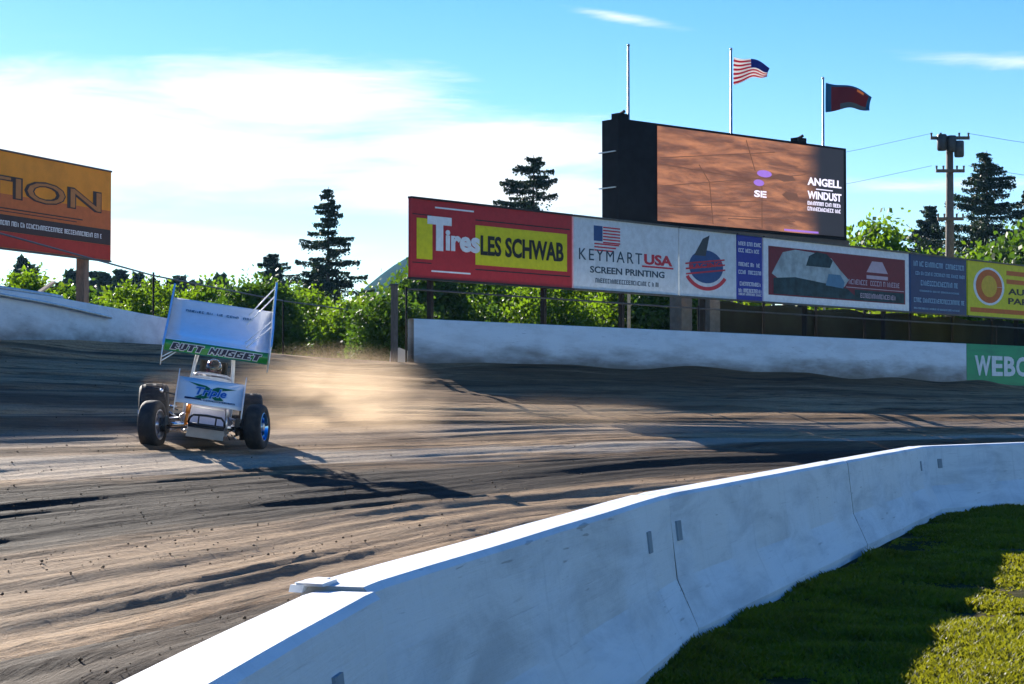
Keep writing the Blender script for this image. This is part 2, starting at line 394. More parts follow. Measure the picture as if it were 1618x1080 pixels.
# dirt heaped along the outer wall
rut += np.clip((Vv - .93) / .07, 0, 1) ** 2 * (vnoise(U * .5, Vm * .8, 8) * .35 - .05)
Z = Z + rut
TV = np.dstack([XY, Z[..., None]]).reshape(-1, 3)
UVt = np.stack([U.ravel(), Vm.ravel()], 1)
def dirt_mat():
    m = bpy.data.materials.new('track_dirt'); m.use_nodes = True; t = NT(m.node_tree)
    p = t.n('ShaderNodeBsdfPrincipled'); o = t.n('ShaderNodeOutputMaterial'); t.put(o.inputs[0], p.outputs[0])
    uv = t.n('ShaderNodeTexCoord').outputs['UV']; ob = t.n('ShaderNodeTexCoord').outputs['Object']
    wv = t.n('ShaderNodeVectorMath', operation='ADD'); t.put(wv.inputs[0], uv)
    wn = t.n('ShaderNodeTexNoise'); t.put(wn.inputs['Vector'], t.mapping(uv, scale=(.1, .25, 1))); wn.inputs['Scale'].default_value = 1
    ws = t.n('ShaderNodeVectorMath', operation='MULTIPLY'); t.put(ws.inputs[0], wn.outputs['Color']); ws.inputs[1].default_value = (0, 2.2, 0)
    t.put(wv.inputs[1], ws.outputs[0]); uw = wv.outputs[0]
    big = t.noise(t.mapping(uw, scale=(.04, .55, 1)), 1, 5, .6, .15)
    mid = t.noise(t.mapping(uw, scale=(.16, 2.6, 1)), 1, 6, .66, .1)
    fin = t.noise(t.mapping(uw, scale=(.9, 14, 1)), 1, 6, .7, .2)
    gr = t.noise(ob, 22, 6, .7)
    cl_ = t.noise(ob, 3.2, 6, .7, .5)
    c = t.mix(t.ramp(big, .38, .62), (.15, .09, .048), (.48, .315, .172))
    c = t.mix(t.math('MULTIPLY', t.ramp(mid, .51, .66), .9), c, (.032, .023, .017))
    c = t.mix(t.math('MULTIPLY', t.ramp(mid, .45, .30), .55), c, (.46, .325, .20))
    c = t.mix(t.math('MULTIPLY', t.ramp(fin, .5, .68), .85), c, (.026, .02, .015))
    c = t.mix(t.math('MULTIPLY', t.ramp(fin, .42, .28), .35), c, (.48, .35, .225))
    sv = t.n('ShaderNodeSeparateXYZ'); t.put(sv.inputs[0], uv)
    vw_ = t.math('ADD', sv.outputs[1], t.math('MULTIPLY', t.math('SUBTRACT', t.noise(t.mapping(uv, scale=(.09, .5, 1)), 1, 5, .65), .5), 3.4))
    def band(c0, hw, col_, amt):
        global _dummy
        f = t.ramp(t.math('ABSOLUTE', t.math('SUBTRACT', vw_, c0)), hw, hw * .45)
        f = t.math('MULTIPLY', f, t.ramp(t.math('ADD', fin, mid), .42, .85))
        return t.mix(t.math('MULTIPLY', f, abs(amt)), c, col_)
    c = band(10.1, 2.6, (.018, .014, .011), .97); c = band(2.7, 1.0, (.022, .017, .014), .8); c = band(13.9, 1.0, (.54, .46, .36), .6); c = band(17.0, 1.2, (.42, .34, .26), .45); c = band(6.2, 2.4, (.46, .32, .19), .5)
    c = t.mix(t.math('MULTIPLY', t.ramp(cl_, .58, .74), .3), c, (.07, .052, .038))
    c = t.mix(t.math('MULTIPLY', t.ramp(gr, .35, .65), .35), c, (.06, .045, .032))
    t.put(p.inputs['Base Color'], c)
    t.put(p.inputs['Roughness'], t.math('ADD', .62, t.math('MULTIPLY', fin, .35), clamp=True)); p.inputs['Specular IOR Level'].default_value = .05
    b = t.n('ShaderNodeBump'); b.inputs['Strength'].default_value = 1.0; b.inputs['Distance'].default_value = .035
    t.put(b.inputs['Height'], t.math('ADD', t.math('ADD', fin, t.math('MULTIPLY', gr, .5)), t.math('MULTIPLY', cl_, .8)))
    t.put(p.inputs['Normal'], b.outputs[0]); return m
M['dirt'] = dirt_mat()
o = fastmesh('dirt_track', TV, grid_faces(nu, nv), M['dirt'], uv=UVt, smooth=True); tag(o, kind='structure')
TVg = TV.reshape(nu, nv, 3)
def ground_z(x, y):
    d = (TVg[..., 0] - x) ** 2 + (TVg[..., 1] - y) ** 2; i = np.unravel_index(np.argmin(d), d.shape); return float(TVg[i][2])

# ------------------------------------------------------------------ land beyond the outer wall, a fan reaching the horizon
def land_mat():
    m = bpy.data.materials.new('rough_land'); m.use_nodes = True; t = NT(m.node_tree)
    p = t.n('ShaderNodeBsdfPrincipled'); o = t.n('ShaderNodeOutputMaterial'); t.put(o.inputs[0], p.outputs[0])
    ob = t.n('ShaderNodeTexCoord').outputs['Object']
    a = t.noise(ob, .12, 6, .6); b = t.noise(ob, 3, 6, .7)
    c = t.mix(t.ramp(a, .42, .6), (.15, .11, .07), (.04, .06, .015)); c = t.mix(t.math('MULTIPLY', t.ramp(b, .5, .7), .5), c, (.07, .06, .035))
    t.put(p.inputs['Base Color'], c); p.inputs['Roughness'].default_value = .9
    bm = t.n('ShaderNodeBump'); bm.inputs['Strength'].default_value = .6; bm.inputs['Distance'].default_value = .05; t.put(bm.inputs['Height'], b); t.put(p.inputs['Normal'], bm.outputs[0])
    return m
M['land'] = land_mat()
ku = 160; us = np.linspace(0, 9, ku); a_ = cr(INN, us); b_ = cr(OUT, us); zo_ = cr(ZO, us)
vs_ = np.array([1.0, 1.01, 1.02, 1.035, 1.06, 1.1, 1.15, 1.2, 1.3, 1.5, 1.8, 2.3, 3, 5, 9, 20, 50, 110])
Pg = a_[:, None, :] * (1 - vs_[None, :, None]) + b_[:, None, :] * vs_[None, :, None]
Zg = zo_[:, None] * np.ones(len(vs_))[None, :] + (vnoise(Pg[..., 0] * .4, Pg[..., 1] * .4, 9) - .3) * .25 * (vs_ < 1.5)
Zg[:, 5:] -= np.clip((vs_[5:] - 1.06) * 1.5, 0, .9)[None, :]
Zg[:, 0] -= .05
o = fastmesh('ground', np.dstack([Pg, Zg[..., None]]).reshape(-1, 3), grid_faces(ku, len(vs_)), M['land'], smooth=True); tag(o, kind='structure')
# low earth base under everything so no edge is open
def base_mat_grass():
    m = bpy.data.materials.new('infield_soil'); m.use_nodes = True; t = NT(m.node_tree)
    p = t.n('ShaderNodeBsdfPrincipled'); o = t.n('ShaderNodeOutputMaterial'); t.put(o.inputs[0], p.outputs[0])
    ob = t.n('ShaderNodeTexCoord').outputs['Object']
    a = t.noise(ob, .75, 5, .6, .4); b = t.noise(ob, 14, 6, .7)
    c = t.mix(t.ramp(a, .46, .72), (.02, .03, .007), (.22, .155, .095)); c = t.mix(t.math('MULTIPLY', b, .6), c, (.05, .05, .02))
    t.put(p.inputs['Base Color'], c); p.inputs['Roughness'].default_value = .95; p.inputs['Specular IOR Level'].default_value = .02
    bm = t.n('ShaderNodeBump'); bm.inputs['Strength'].default_value = .8; bm.inputs['Distance'].default_value = .03; t.put(bm.inputs['Height'], b); t.put(p.inputs['Normal'], bm.outputs[0])
    return m
M['soil'] = base_mat_grass()
g = MB(); 
for i in range(24):
    for j in range(24):
        pass
g.add([(-1500, -1500, 0), (1500, -1500, 0), (1500, 30, 0), (-1500, 30, 0), (1500, 46, 0), (9, 46, 0), (-1500, 46, 0)], [(0, 1, 2, 3), (3, 2, 4, 6)])
o = g.build('infield', M['soil']); tag(o, kind='structure')

# ------------------------------------------------------------------ infield grass (real blades)
def inner_side(px, py):
    """signed distance to the inner line, positive on the infield side"""
    P = cr(INN, np.linspace(1, 9, 400)); best = np.full(px.shape, 1e9); sg = np.zeros(px.shape)
    for k in range(0, 399, 2):
        a = P[k]; b = P[k + 1]; d = b - a; L = np.hypot(*d) + 1e-9; d = d / L; nx, ny = d[1], -d[0]
        q = (px - a[0]) * nx + (py - a[1]) * ny; r_ = np.hypot(px - a[0], py - a[1]); w = r_ < best; best = np.where(w, r_, best); sg = np.where(w, q, sg)
    return sg
N = 420000
D = 6 + 24 * rng.random(N) ** 1.5; px_ = rng.random(N); X_ = D * (.045 + .25 * px_)
ne = 130000; De = 3 + 20 * rng.random(ne); X_ = np.concatenate([X_, De * (.05 + .9 * rng.random(ne))]); D = np.concatenate([D, De])
keep = inner_side(X_, D) > .36
X_ = X_[keep]; D = D[keep]
cov = vnoise(X_ * 1.1 + 3, D * 1.1, 21) * .6 + vnoise(X_ * 3.1, D * 3.1, 22) * .4
keep = cov > .20 + .42 * rng.random(len(cov)); X_ = X_[keep]; D = D[keep]; cov = cov[keep]
n = len(X_); hgt = (.014 + .045 * rng.random(n)) * np.clip((cov - .15) * 2.6, .3, 1.6); ang = rng.random(n) * 6.28; wd = .004 + .006 * rng.random(n); wd *= 1 + D / 14
lean = (rng.random((n, 2)) - .5) * hgt[:, None] * 1.5
b0 = np.stack([X_, D, np.full(n, -.002)], 1); sdv = np.stack([np.cos(ang) * wd, np.sin(ang) * wd, np.zeros(n)], 1)
md = b0 + np.stack([lean[:, 0] * .35, lean[:, 1] * .35, hgt * .6], 1); tp = b0 + np.stack([lean[:, 0], lean[:, 1], hgt], 1)
V = np.stack([b0 - sdv, b0 + sdv, md + sdv * .7, tp, md - sdv * .7], 1).reshape(-1, 3); i = np.arange(n)[:, None] * 5
F = np.concatenate([np.concatenate([i, i + 1, i + 2, i + 4], 1), np.concatenate([i + 4, i + 2, i + 3, i + 3], 1)[:, :4]])
F1 = np.concatenate([i, i + 1, i + 2], 1); F2 = np.concatenate([i, i + 2, i + 4], 1); F3 = np.concatenate([i + 4, i + 2, i + 3], 1)
M['grass'] = leaf_mat('grass_blade', (.022, .040, .003), (.14, .165, .010), (.20, .16, .03), .5, 1.6)
o = fastmesh('grass', V, np.concatenate([F1, F2, F3]), M['grass']); tag(o, 'short patchy green grass along the foot of the near white barrier', 'grass', kind='stuff')

# ------------------------------------------------------------------ near barrier: one thing per cast segment
JP = [(-1.55, -6.6), (-1.12, -.72), (-.50, 5.35), (.78, 10.7), (2.9, 17.0), (4.85, 22.7), (8.75, 27.4), (14.0, 30.6), (19.8, 33.2), (25.5, 35.7)]
bl = {1: 'nearest smooth white barrier segment, its flat sunlit top running out of the bottom left corner',
      2: 'second white barrier segment from the camera, with chipped left end and small dark pocket',
      3: 'third white barrier segment along the curve, just past the dark vertical joint',
      4: 'scuffed white barrier segment with dirty foot, last one before the kink at the right',
      5: 'farthest white barrier segment at the right edge, beyond the kink, turning away along the grass'}
prf = [(.0, .811), (-.085, .81), (-.105, .79), (-.16, .33), (-.28, .14), (-.28, -.05), (.28, -.05), (.28, .07), (.155, .34), (.105, .79), (.085, .81), (.0, .811)]
for k in range(len(JP) - 1):
    a = Vector((*JP[k], 0)); b = Vector((*JP[k + 1], 0)); d = (b - a); L = d.length - .02; rz = math.atan2(d.y, d.x)
    if k == 1: a = a + Vector((.03, 0, -.012))
    root = empty('concrete_barrier', a, rz)
    tag(root, bl.get(k, ['rearmost barrier segment behind the photographer', '', '', '', '', '', 'white barrier segment past the right edge of the frame', 'second white barrier segment past the right edge', 'last white barrier segment far to the right'][k]), 'barrier', 'white concrete barriers round the infield')
    ns = 40; xs = np.linspace((.01), L + .01, ns); per = [0.]
    for q in range(1, len(prf)): per.append(per[-1] + math.dist(prf[q], prf[q - 1]))
    V = []; UVb = []
    for ix, x in enumerate(xs):
        pinch = 1 - .035 * (ix in (0, ns - 1))
        for (y, z), s_ in zip(prf, per):
            w = .003 * math.sin(x * 3.1 + z * 5 + k)
            V.append((x, -y * pinch + w, z * (1 - .006 * (ix in (0, ns - 1)))));  UVb.append((x + k * 7.3, z + .9 * (y < 0)))
    V = np.array(V); UVb = np.array(UVb); npf = len(prf)
    F = grid_faces(ns, npf)
    bod = fastmesh('barrier_body', V, F[:, ::-1], M['barrier'], uv=UVb, parent=root, smooth=True)
    bod.data.set_sharp_from_angle(angle=R(18))
    e = MB()
    for x in ((.01), L + .01):
        e.add([(x, -y * .965, z * .994) for y, z in prf[:-1]], [tuple(range(npf - 1))])
    build_each(e, 'end_face', M['rawconc'], root)
    if k == 2:
        r5 = random.Random(3)
        for (x, y, z, sx, sy, sz) in ((.03, .06, .812, .15, .08, .012), (.02, .10, .80, .10, .04, .02), (.12, .085, .812, .09, .05, .010)):
            cpt = MB(); cpt.add([((x + a * sx / 2 * r5.uniform(.6, 1.2)), (y + b * sy / 2 * r5.uniform(.6, 1.2)), (z + c * sz / 2 * r5.uniform(.7, 1.2))) for a in (-1, 1) for b in (-1, 1) for c in (-1, 1)], [(0, 1, 3, 2), (4, 6, 7, 5), (0, 4, 5, 1), (2, 3, 7, 6), (0, 2, 6, 4), (1, 5, 7, 3)])
            cpt.build('broken_corner', M['barrier'], root)
    # lifting pockets on the infield side (local -y after rotation is the right-hand/infield side)
    pk = MB(); zt = .60 if k != 1 else .62
    for x in ([L - .8] if k in (2, 4) else [.14] if k == 3 else [.14, L - .8] if k not in (1, 5) else ([L - .7] if k == 1 else [.3])):
        z = zt; yy = -(.105 + (.155 - .105) * (.79 - z) / .45) - .002
        pk.add([(x - .05, yy - .012, z - .055), (x + .05, yy - .012, z - .055), (x + .05, yy, z + .055), (x - .05, yy, z + .055),
                (x - .05, yy + .03, z - .055), (x + .05, yy + .03, z - .055), (x + .05, yy + .03, z + .055), (x - .05, yy + .03, z + .055)],
               [(0, 1, 2, 3), (7, 6, 5, 4), (0, 4, 5, 1), (1, 5, 6, 2), (2, 6, 7, 3), (3, 7, 4, 0)])
    build_each(pk, 'lifting_pocket', flat('pocket_grey', (.25, .30, .34), .8), root)

# ------------------------------------------------------------------ far walls
def wall_path(name, pts, ztop, zb, m, label, thick=.2, uoff=0, group=None):
    """a poured wall following pts; root at its first point"""
    P = [Vector((*p, 0)) for p in pts]; root = P[0].copy(); V = []; UVs = []; n = 0; s = uoff
    sm = []
    for i in range(len(P) - 1):
        L = (P[i + 1] - P[i]).length; st = max(1, int(L / 1.0))
        for q in range(st): sm.append((P[i].lerp(P[i + 1], q / st), (P[i + 1] - P[i]).normalized(), (i + q / st) / (len(P) - 1)))
    sm.append((P[-1], (P[-1] - P[-2]).normalized(), 1))
    zt = lambda f: ztop[0] * (1 - f) + ztop[1] * f; zbf = lambda f: zb[0] * (1 - f) + zb[1] * f
    prev = None
    for p, d, f in sm:
        if prev is not None: s += (p - prev).length
        prev = p
        nrm = Vector((d.y, -d.x, 0)); wv_ = .006 * math.sin(s * 1.7)
        for off, z in ((thick / 2, zbf(f)), (thick / 2, zt(f) - .02), (thick / 2 - .02, zt(f)), (-thick / 2 + .02, zt(f)), (-thick / 2, zt(f) - .02), (-thick / 2, zbf(f))):
            q = p + nrm * (off + wv_) - root; V.append((q.x, q.y, z)); UVs.append((s, z - zbf(f) - .5))
    V = np.array(V); F = grid_faces(len(sm), 6)
    o = fastmesh(name, V, F, m, uv=np.array(UVs)); o.location = root
    me = o.data
    return o
dW = Vector((.665, .747, 0)).normalized()
def wpt(t_): return (-2.4 + dW.x * t_, 45 + dW.y * t_)
# right-hand wall: white up to the green painted section
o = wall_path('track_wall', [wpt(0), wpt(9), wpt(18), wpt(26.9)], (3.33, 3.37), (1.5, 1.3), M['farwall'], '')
tag(o, 'long scuffed white concrete wall under the row of signs on the far side', 'wall')
o = wall_path('track_wall', [wpt(26.93), wpt(33), wpt(42)], (3.37, 3.4), (1.3, 1.3), M['greenwall'], '', uoff=30)
tag(o, 'green painted concrete wall section with white letters at the right edge', 'wall')
gw = o
mb = MB(); X = Matrix.Rotation(math.atan2(dW.y, dW.x), 4, 'Z')
for off, s, w in ((.55, 'W', 1.15), (1.78, 'E', .8), (2.68, 'B', .85), (3.6, 'C', .85), (4.6, 'O', .9)):
    put_text(mb, s, off, off + w, 2.28, 2.98, X, depth=.01, bold=.035, y=-.108)
mb.build('lettering', flat('sign_white', (.72, .74, .75), .5), gw)
# left-hand wall running away behind the sprint car, and the part curving round out of frame
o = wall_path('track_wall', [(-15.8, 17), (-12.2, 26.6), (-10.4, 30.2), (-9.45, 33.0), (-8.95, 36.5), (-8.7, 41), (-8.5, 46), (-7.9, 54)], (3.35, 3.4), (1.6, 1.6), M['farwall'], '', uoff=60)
tag(o, 'grey white concrete wall on the left behind the sprint car', 'wall')
# loose rails lying along the top of the left wall
for i_, (y0, y1, dx, z) in enumerate(((31.6, 37.5, -.02, 3.41), (33.4, 40.5, .16, 3.27))):
    m_ = MB(); f0 = lambda y: np.interp(y, [26.6, 30.2, 33.0, 36.5, 41, 46, 54], [-12.2, -10.4, -9.45, -8.95, -8.7, -8.5, -7.9]) + dx
    root = Vector((f0(y0), y0, z))
    ys = np.linspace(y0, y1, 9); m_.tube([Vector((f0(y), y, z + (-.015 * k if i_ else 0))) - root for k, y in enumerate(ys)], .045 if i_ == 0 else .035, 8)
    o = m_.build('steel_pipe', M['lsteel'], smooth=True); o.location = root
    tag(o, ['steel pipe lying along the top of the left wall', 'lower rusty steel pipe fixed to the face of the left wall'][i_], 'pipe')

# ------------------------------------------------------------------ catch fences
def fence(pts, z0, z1, step, label, rails, zfun=None, wires=0):
    P = [Vector((*p, 0)) for p in pts]; root = P[0].copy(); e = empty('catch_fence', root); tag(e, label, 'fence')
    pos = []; 
    for i in range(len(P) - 1):
        L = (P[i + 1] - P[i]).length; n_ = max(1, round(L / step))
        for q in range(n_): pos.append(P[i].lerp(P[i + 1], q / n_) - root)
    pos.append(P[-1] - root)
    for p in pos:
        m_ = MB(); m_.tube([p + Vector((0, 0, z0)), p + Vector((0, 0, z1 + .05))], .025, 8); m_.build('post', flat('matte_dark', (.02, .02, .02), .95, spec=.03), e, smooth=True)
    for z in rails:
        m_ = MB(); m_.tube([p + Vector((0, 0, z - .03 * (k % 2))) for k, p in enumerate(pos)], .022, 6); m_.build('cable', M['steel'], e)
    if wires:
        m_ = MB(); 
        for k in range(wires):
            z = z0 + 1.0 + (z1 - z0 - 1.0) * k / wires; m_.tube([p + Vector((0, 0, z)) for p in pos], .006, 4)
        tot = sum((pos[i + 1] - pos[i]).length for i in range(len(pos) - 1)); nn = int(tot / .3)
        for k in range(nn):
            f = k / nn * (len(pos) - 1); i = int(f); p = pos[i].lerp(pos[i + 1], f - i); m_.tube([p + Vector((0, 0, z0 + 1.0)), p + Vector((0, 0, z1))], .005, 4)
        m_.build('wire_mesh', M['steel'], e)
    return e
fence([(-9.5, 33.6), (-8.7, 46), (-7.0, 58), (-4.5, 66)], 2.0, 4.45, 14.0, 'thin dark catch fence cable on slim posts behind the left wall', [4.45])
nW = Vector((dW.y, -dW.x, 0))
def woff(t_, o_): p = Vector((-2.4, 45, 0)) + dW * t_ - nW * o_; return (p.x, p.y)
fence([woff(.2, .35), woff(12, .35), woff(30, .35), woff(44, .35)], 1.9, 4.06, 13.0, 'cable fence standing behind the long white wall under the signs', [4.06])

# ------------------------------------------------------------------ row of advertising signs
SD = Vector((.675, .738, 0)).normalized(); S0 = Vector((-2.46, 46.5, 0)); SRZ = math.atan2(SD.y, SD.x)
def st(px):
    u = (px - 809) / 3000; return (u * 46.5 + 2.46) / (.675 - .738 * u)
ZB, ZT = 4.42, 6.36
def sign(name, p0, p1, mpanel, label, frame=M['steel'], zb=ZB, zt=ZT, posts=(.15, .85), fw=.05):
    t0, t1 = st(p0), st(p1); w = t1 - t0; c = S0 + SD * ((t0 + t1) / 2); root = empty(name, c, SRZ); tag(root, label, 'sign', 'advertising signs above the far wall')
    pb = MB(); pb.box((0, .06, (zb + zt) / 2), (w - .012, .08, zt - zb)); pb.build('panel', mpanel, root)
    fr = MB()
    if fw:
        for z in (zb - fw / 2, zt + fw / 2): fr.box((0, .05, z), (w - .012, .14, fw))
        build_each(fr, 'frame', frame, root)
    for f in posts:
        p = MB(); p.box((-w / 2 + w * f, .24, (zt + 1.2) / 2), (.10, .14, zt - 1.2)); p.build('post', flat('matte_dark', (.02, .02, .02), .95, spec=.03), root)
    return root, w
def fxz(w, zb=ZB, zt=ZT):
    return (lambda f: -w / 2 + w * f), (lambda f: zb + (zt - zb) * f)
YF = .018   # front face of the panels is at y=.02
red = flat('sign_red', (.42, .02, .03), .45); yel = flat('sign_yellow', (.62, .56, .01), .45); blk = flat('sign_black', (.015, .015, .018), .5)
wht = flat('sign_white', (.72, .74, .75), .5); pale = flat('sign_pale', (.60, .64, .66), .5, dirt=(.4, .42, .4), dirt_amt=.3)
navy = flat('sign_navy', (.01, .04, .13), .45); royal = flat('sign_royal', (.01, .03, .28), .45); maroon = flat('sign_maroon', (.17, .012, .03), .5)
# red tyre shop sign
root, w = sign('billboard', 649, 905, red, 'red and yellow tyre shop sign reading Tires LES SCHWAB, leftmost of the long row', frame=blk)
fx, fz = fxz(w)
a = MB(); slab(a, fx(.035), fx(.125), fz(.24), fz(.76), YF, .004); slab(a, fx(.38), fx(.965), fz(.22), fz(.74), YF, .004); build_each(a, 'yellow_band', yel, root)
a = MB(); slab(a, fx(.14), fx(.37), fz(.905), fz(.925), YF, .004); slab(a, fx(.12), fx(.35), fz(.085), fz(.105), YF, .004); build_each(a, 'trim_line', wht, root); a = MB()
put_text(a, 'T', fx(.095), fx(.235), fz(.36), fz(.80), y=.010, depth=.01, bold=.05); put_text(a, 'ires', fx(.20), fx(.405), fz(.37), fz(.64), y=.010, depth=.01, bold=.04)
a.build('lettering', wht, root)
a = MB(); slab(a, fx(.01), fx(.12), fz(.80), fz(.812), YF, .004); slab(a, fx(.01), fx(.12), fz(.185), fz(.197), YF, .004)
slab(a, fx(.38), fx(.985), fz(.80), fz(.815), YF, .004); slab(a, fx(.38), fx(.985), fz(.15), fz(.165), YF, .004); build_each(a, 'trim_line', blk, root); a = MB()
put_text(a, 'LES SCHWAB', fx(.41), fx(.94), fz(.35), fz(.615), y=.010, depth=.01, bold=.03); a.build('lettering', blk, root)
# white sign with flag
root, w = sign('billboard', 907, 1073, pale, 'white sign with small American flag and black and red wording', posts=(.5,)); fx, fz = fxz(w)
a = MB()
for k in range(6): slab(a, fx(.27), fx(.43), fz(.90 - k * .043 - .02), fz(.90 - k * .043), YF, .004)
for k in range(3): slab(a, fx(.19), fx(.42 - k * .03), fz(.66 - k * .045 - .02), fz(.66 - k * .045), YF, .004)
build_each(a, 'flag_stripe', flat('print_red', (.5, .03, .05), .5), root); a = MB()
put_text(a, 'USA', fx(.66), fx(.94), fz(.415), fz(.57), y=YF, depth=.006, bold=.04); slab(a, fx(.64), fx(.95), fz(.375), fz(.40), YF, .004)
a.build('lettering', flat('print_red', (.5, .03, .05), .5), root)
a = MB(); slab(a, fx(.185), fx(.265), fz(.69), fz(.905), YF, .004); a.build('flag_canton', flat('print_blue', (.02, .07, .2), .5), root)
a = MB(); put_text(a, 'KEYMART', fx(.05), fx(.64), fz(.41), fz(.57), y=YF, depth=.006, bold=0, spacing=1.3)
put_text(a, 'SCREEN PRINTING', fx(.15), fx(.86), fz(.235), fz(.33), y=YF, depth=.006, bold=.02); scribble(a, fx(.2), fx(.8), fz(.10), fz(.165), YF, seed=3)
a.build('lettering', flat('print_slate', (.03, .06, .09), .5), root)
# white sign with round emblem
root, w = sign('billboard', 1075, 1165, pale, 'white sign with round blue and red emblem over a red arc', posts=(.5,)); fx, fz = fxz(w)
def disc(mb, cx, cz, rx, rz, y, d=.004, a0=0, a1=360, inner=0, n=28, mi=0):
    A = [R(a0 + (a1 - a0) * i / n) for i in range(n + (1 if a1 - a0 < 360 else 0))]
    o_ = [(cx + rx * math.cos(q), y - d, cz + rz * math.sin(q)) for q in A]
    if inner:
        i_ = [(cx + rx * inner * math.cos(q), y - d, cz + rz * inner * math.sin(q)) for q in A]
        mb.add(o_ + i_, [(k, k + 1, len(A) + k + 1, len(A) + k) for k in range(len(A) - 1)], None, mi)
    else: mb.add(o_, [tuple(range(len(A)))], None, mi)
    return mb
a = MB(); disc(a, fx(.46), fz(.46), w * .30, (ZT - ZB) * .25, .020); a.build('emblem', flat('print_blue', (.02, .07, .2), .5), root)
a = MB(); a.prism([(0, 0), (.55, 0), (.75, .62), (.42, .5)], .004, Matrix.Translation((fx(.25), .014, fz(.62))) @ Matrix.Rotation(R(90), 4, 'X')); a.build('emblem_cone', flat('print_dark', (.04, .05, .06), .5), root)
a = MB(); X = Matrix.Translation((fx(.46), 0, fz(.47))) @ Matrix.Rotation(R(-6), 4, 'Y')
for k in range(3): slab(a, -w * .36, w * .33, .11 - k * .15, .155 - k * .15, .012, .004, X)
put_text(a, 'RACING', -w * .3, w * .28, -.05, .09, X, y=.011, depth=.006, bold=.03)
disc(a, fx(.46), fz(.5), w * .42, (ZT - ZB) * .40, .018, a0=212, a1=328, inner=.86); a.build('lettering', flat('print_red', (.5, .03, .05), .5), root)
# royal blue strip
root, w = sign('billboard', 1166, 1206, royal, 'narrow royal blue sign with stacked lines of white print', posts=()); fx, fz = fxz(w)
a = MB()
for k, z in enumerate((.84, .735, .52, .40, .22, .115, .07)): scribble(a, fx(.06), fx(.96), fz(z), fz(z + (.06 if k < 6 else .035)), YF, seed=10 + k)
a.build('lettering', wht, root)
# maroon picture sign
root, w = sign('billboard', 1208, 1438, wht, 'maroon picture sign with white border, tower emblem and a pale blurred rider', posts=(.3, .85)); fx, fz = fxz(w)
a = MB(); slab(a, fx(.03), fx(.97), fz(.11), fz(.88), YF, .004); a.build('picture_field', maroon, root)
def poly(mb, pts, y, mi=0):
    mb.add([(fx(p[0]), y, fz(p[1])) for p in pts], [tuple(range(len(pts)))], None, mi); return mb
a = MB(); poly(a, [(.07, .55), (.12, .8), (.2, .86), (.34, .84), (.44, .78), (.5, .6), (.56, .45), (.53, .33), (.35, .3), (.1, .36), (.05, .45)], .011); build_each(a, 'pale_shape', flat('print_mist', (.36, .42, .42), .6, var=.3, vscale=2), root)
a = MB(); poly(a, [(.27, .62), (.29, .78), (.34, .86), (.41, .84), (.45, .74), (.43, .62)], .0085); poly(a, [(.06, .13), (.06, .38), (.2, .42), (.4, .36), (.55, .30), (.6, .2), (.6, .13)], .0085)
poly(a, [(.60, .125), (.60, .30), (.96, .30), (.96, .125)], .0075); a.build('dark_shape', flat('print_teal', (.02, .05, .06), .6, var=.4, vscale=3), root)
a = MB(); poly(a, [(.40, .33), (.42, .52), (.5, .52), (.53, .4), (.52, .3)], .006); build_each(a, 'blue_shape', flat('print_sky', (.10, .22, .32), .6), root)
a = MB(); poly(a, [(.685, .61), (.725, .80), (.80, .80), (.84, .61)], .0085); poly(a, [(.685, .50), (.685, .56), (.84, .56), (.84, .50)], .0085)
scribble(a, fx(.56), fx(.94), fz(.385), fz(.47), .012, seed=5); poly(a, [(.54, .325), (.54, .337), (.96, .337), (.96, .325)], .0085)
scribble(a, fx(.64), fx(.9), fz(.17), fz(.25), .006, seed=6); a.build('lettering', flat('print_pink', (.5, .38, .44), .5), root)
# navy
root, w = sign('billboard', 1441, 1529, navy, 'navy blue sign with pale blue lines of wording', posts=()); fx, fz = fxz(w)
a = MB()
for k, (z, h) in enumerate(((.80, .09), (.65, .06), (.47, .09), (.36, .03), (.17, .08), (.05, .03))): scribble(a, fx(.05 + .1 * (k in (2, 3))), fx(.97 - .1 * (k in (2, 3, 5))), fz(z), fz(z + h), YF, seed=30 + k)
a.build('lettering', flat('print_ice', (.28, .45, .58), .5), root)
# yellow
root, w = sign('billboard', 1531, 1650, yel, 'yellow sign with round red and white emblem, rightmost of the row', posts=(.7,)); fx, fz = fxz(w)
a = MB(); disc(a, fx(.27), fz(.56), w * .2, (ZT - ZB) * .35, .0195); a.build('emblem', wht, root)
a = MB(); disc(a, fx(.27), fz(.56), w * .17, (ZT - ZB) * .31, .0155, inner=.55, a0=0, a1=359)
for z, x0, x1 in ((.80, .5, .98), (.64, .5, .9), (.07, .03, .98)): slab(a, fx(x0), fx(x1), fz(z), fz(z + .085), YF, .004)
build_each(a, 'orange_print', flat('print_orange', (.55, .12, .02), .5), root)
a = MB(); disc(a, fx(.27), fz(.56), w * .1, (ZT - ZB) * .2, .011); a.build('emblem_centre', flat('print_gold', (.65, .40, .03), .5), root)
a = MB(); put_text(a, 'AUTO', fx(.52), fx(.96), fz(.44), fz(.56), y=YF, depth=.006, bold=.03); put_text(a, 'PARTS', fx(.52), fx(.96), fz(.26), fz(.38), y=YF, depth=.006, bold=.03); a.build('lettering', blk, root)
# second yellow-less blank beyond the frame is left out

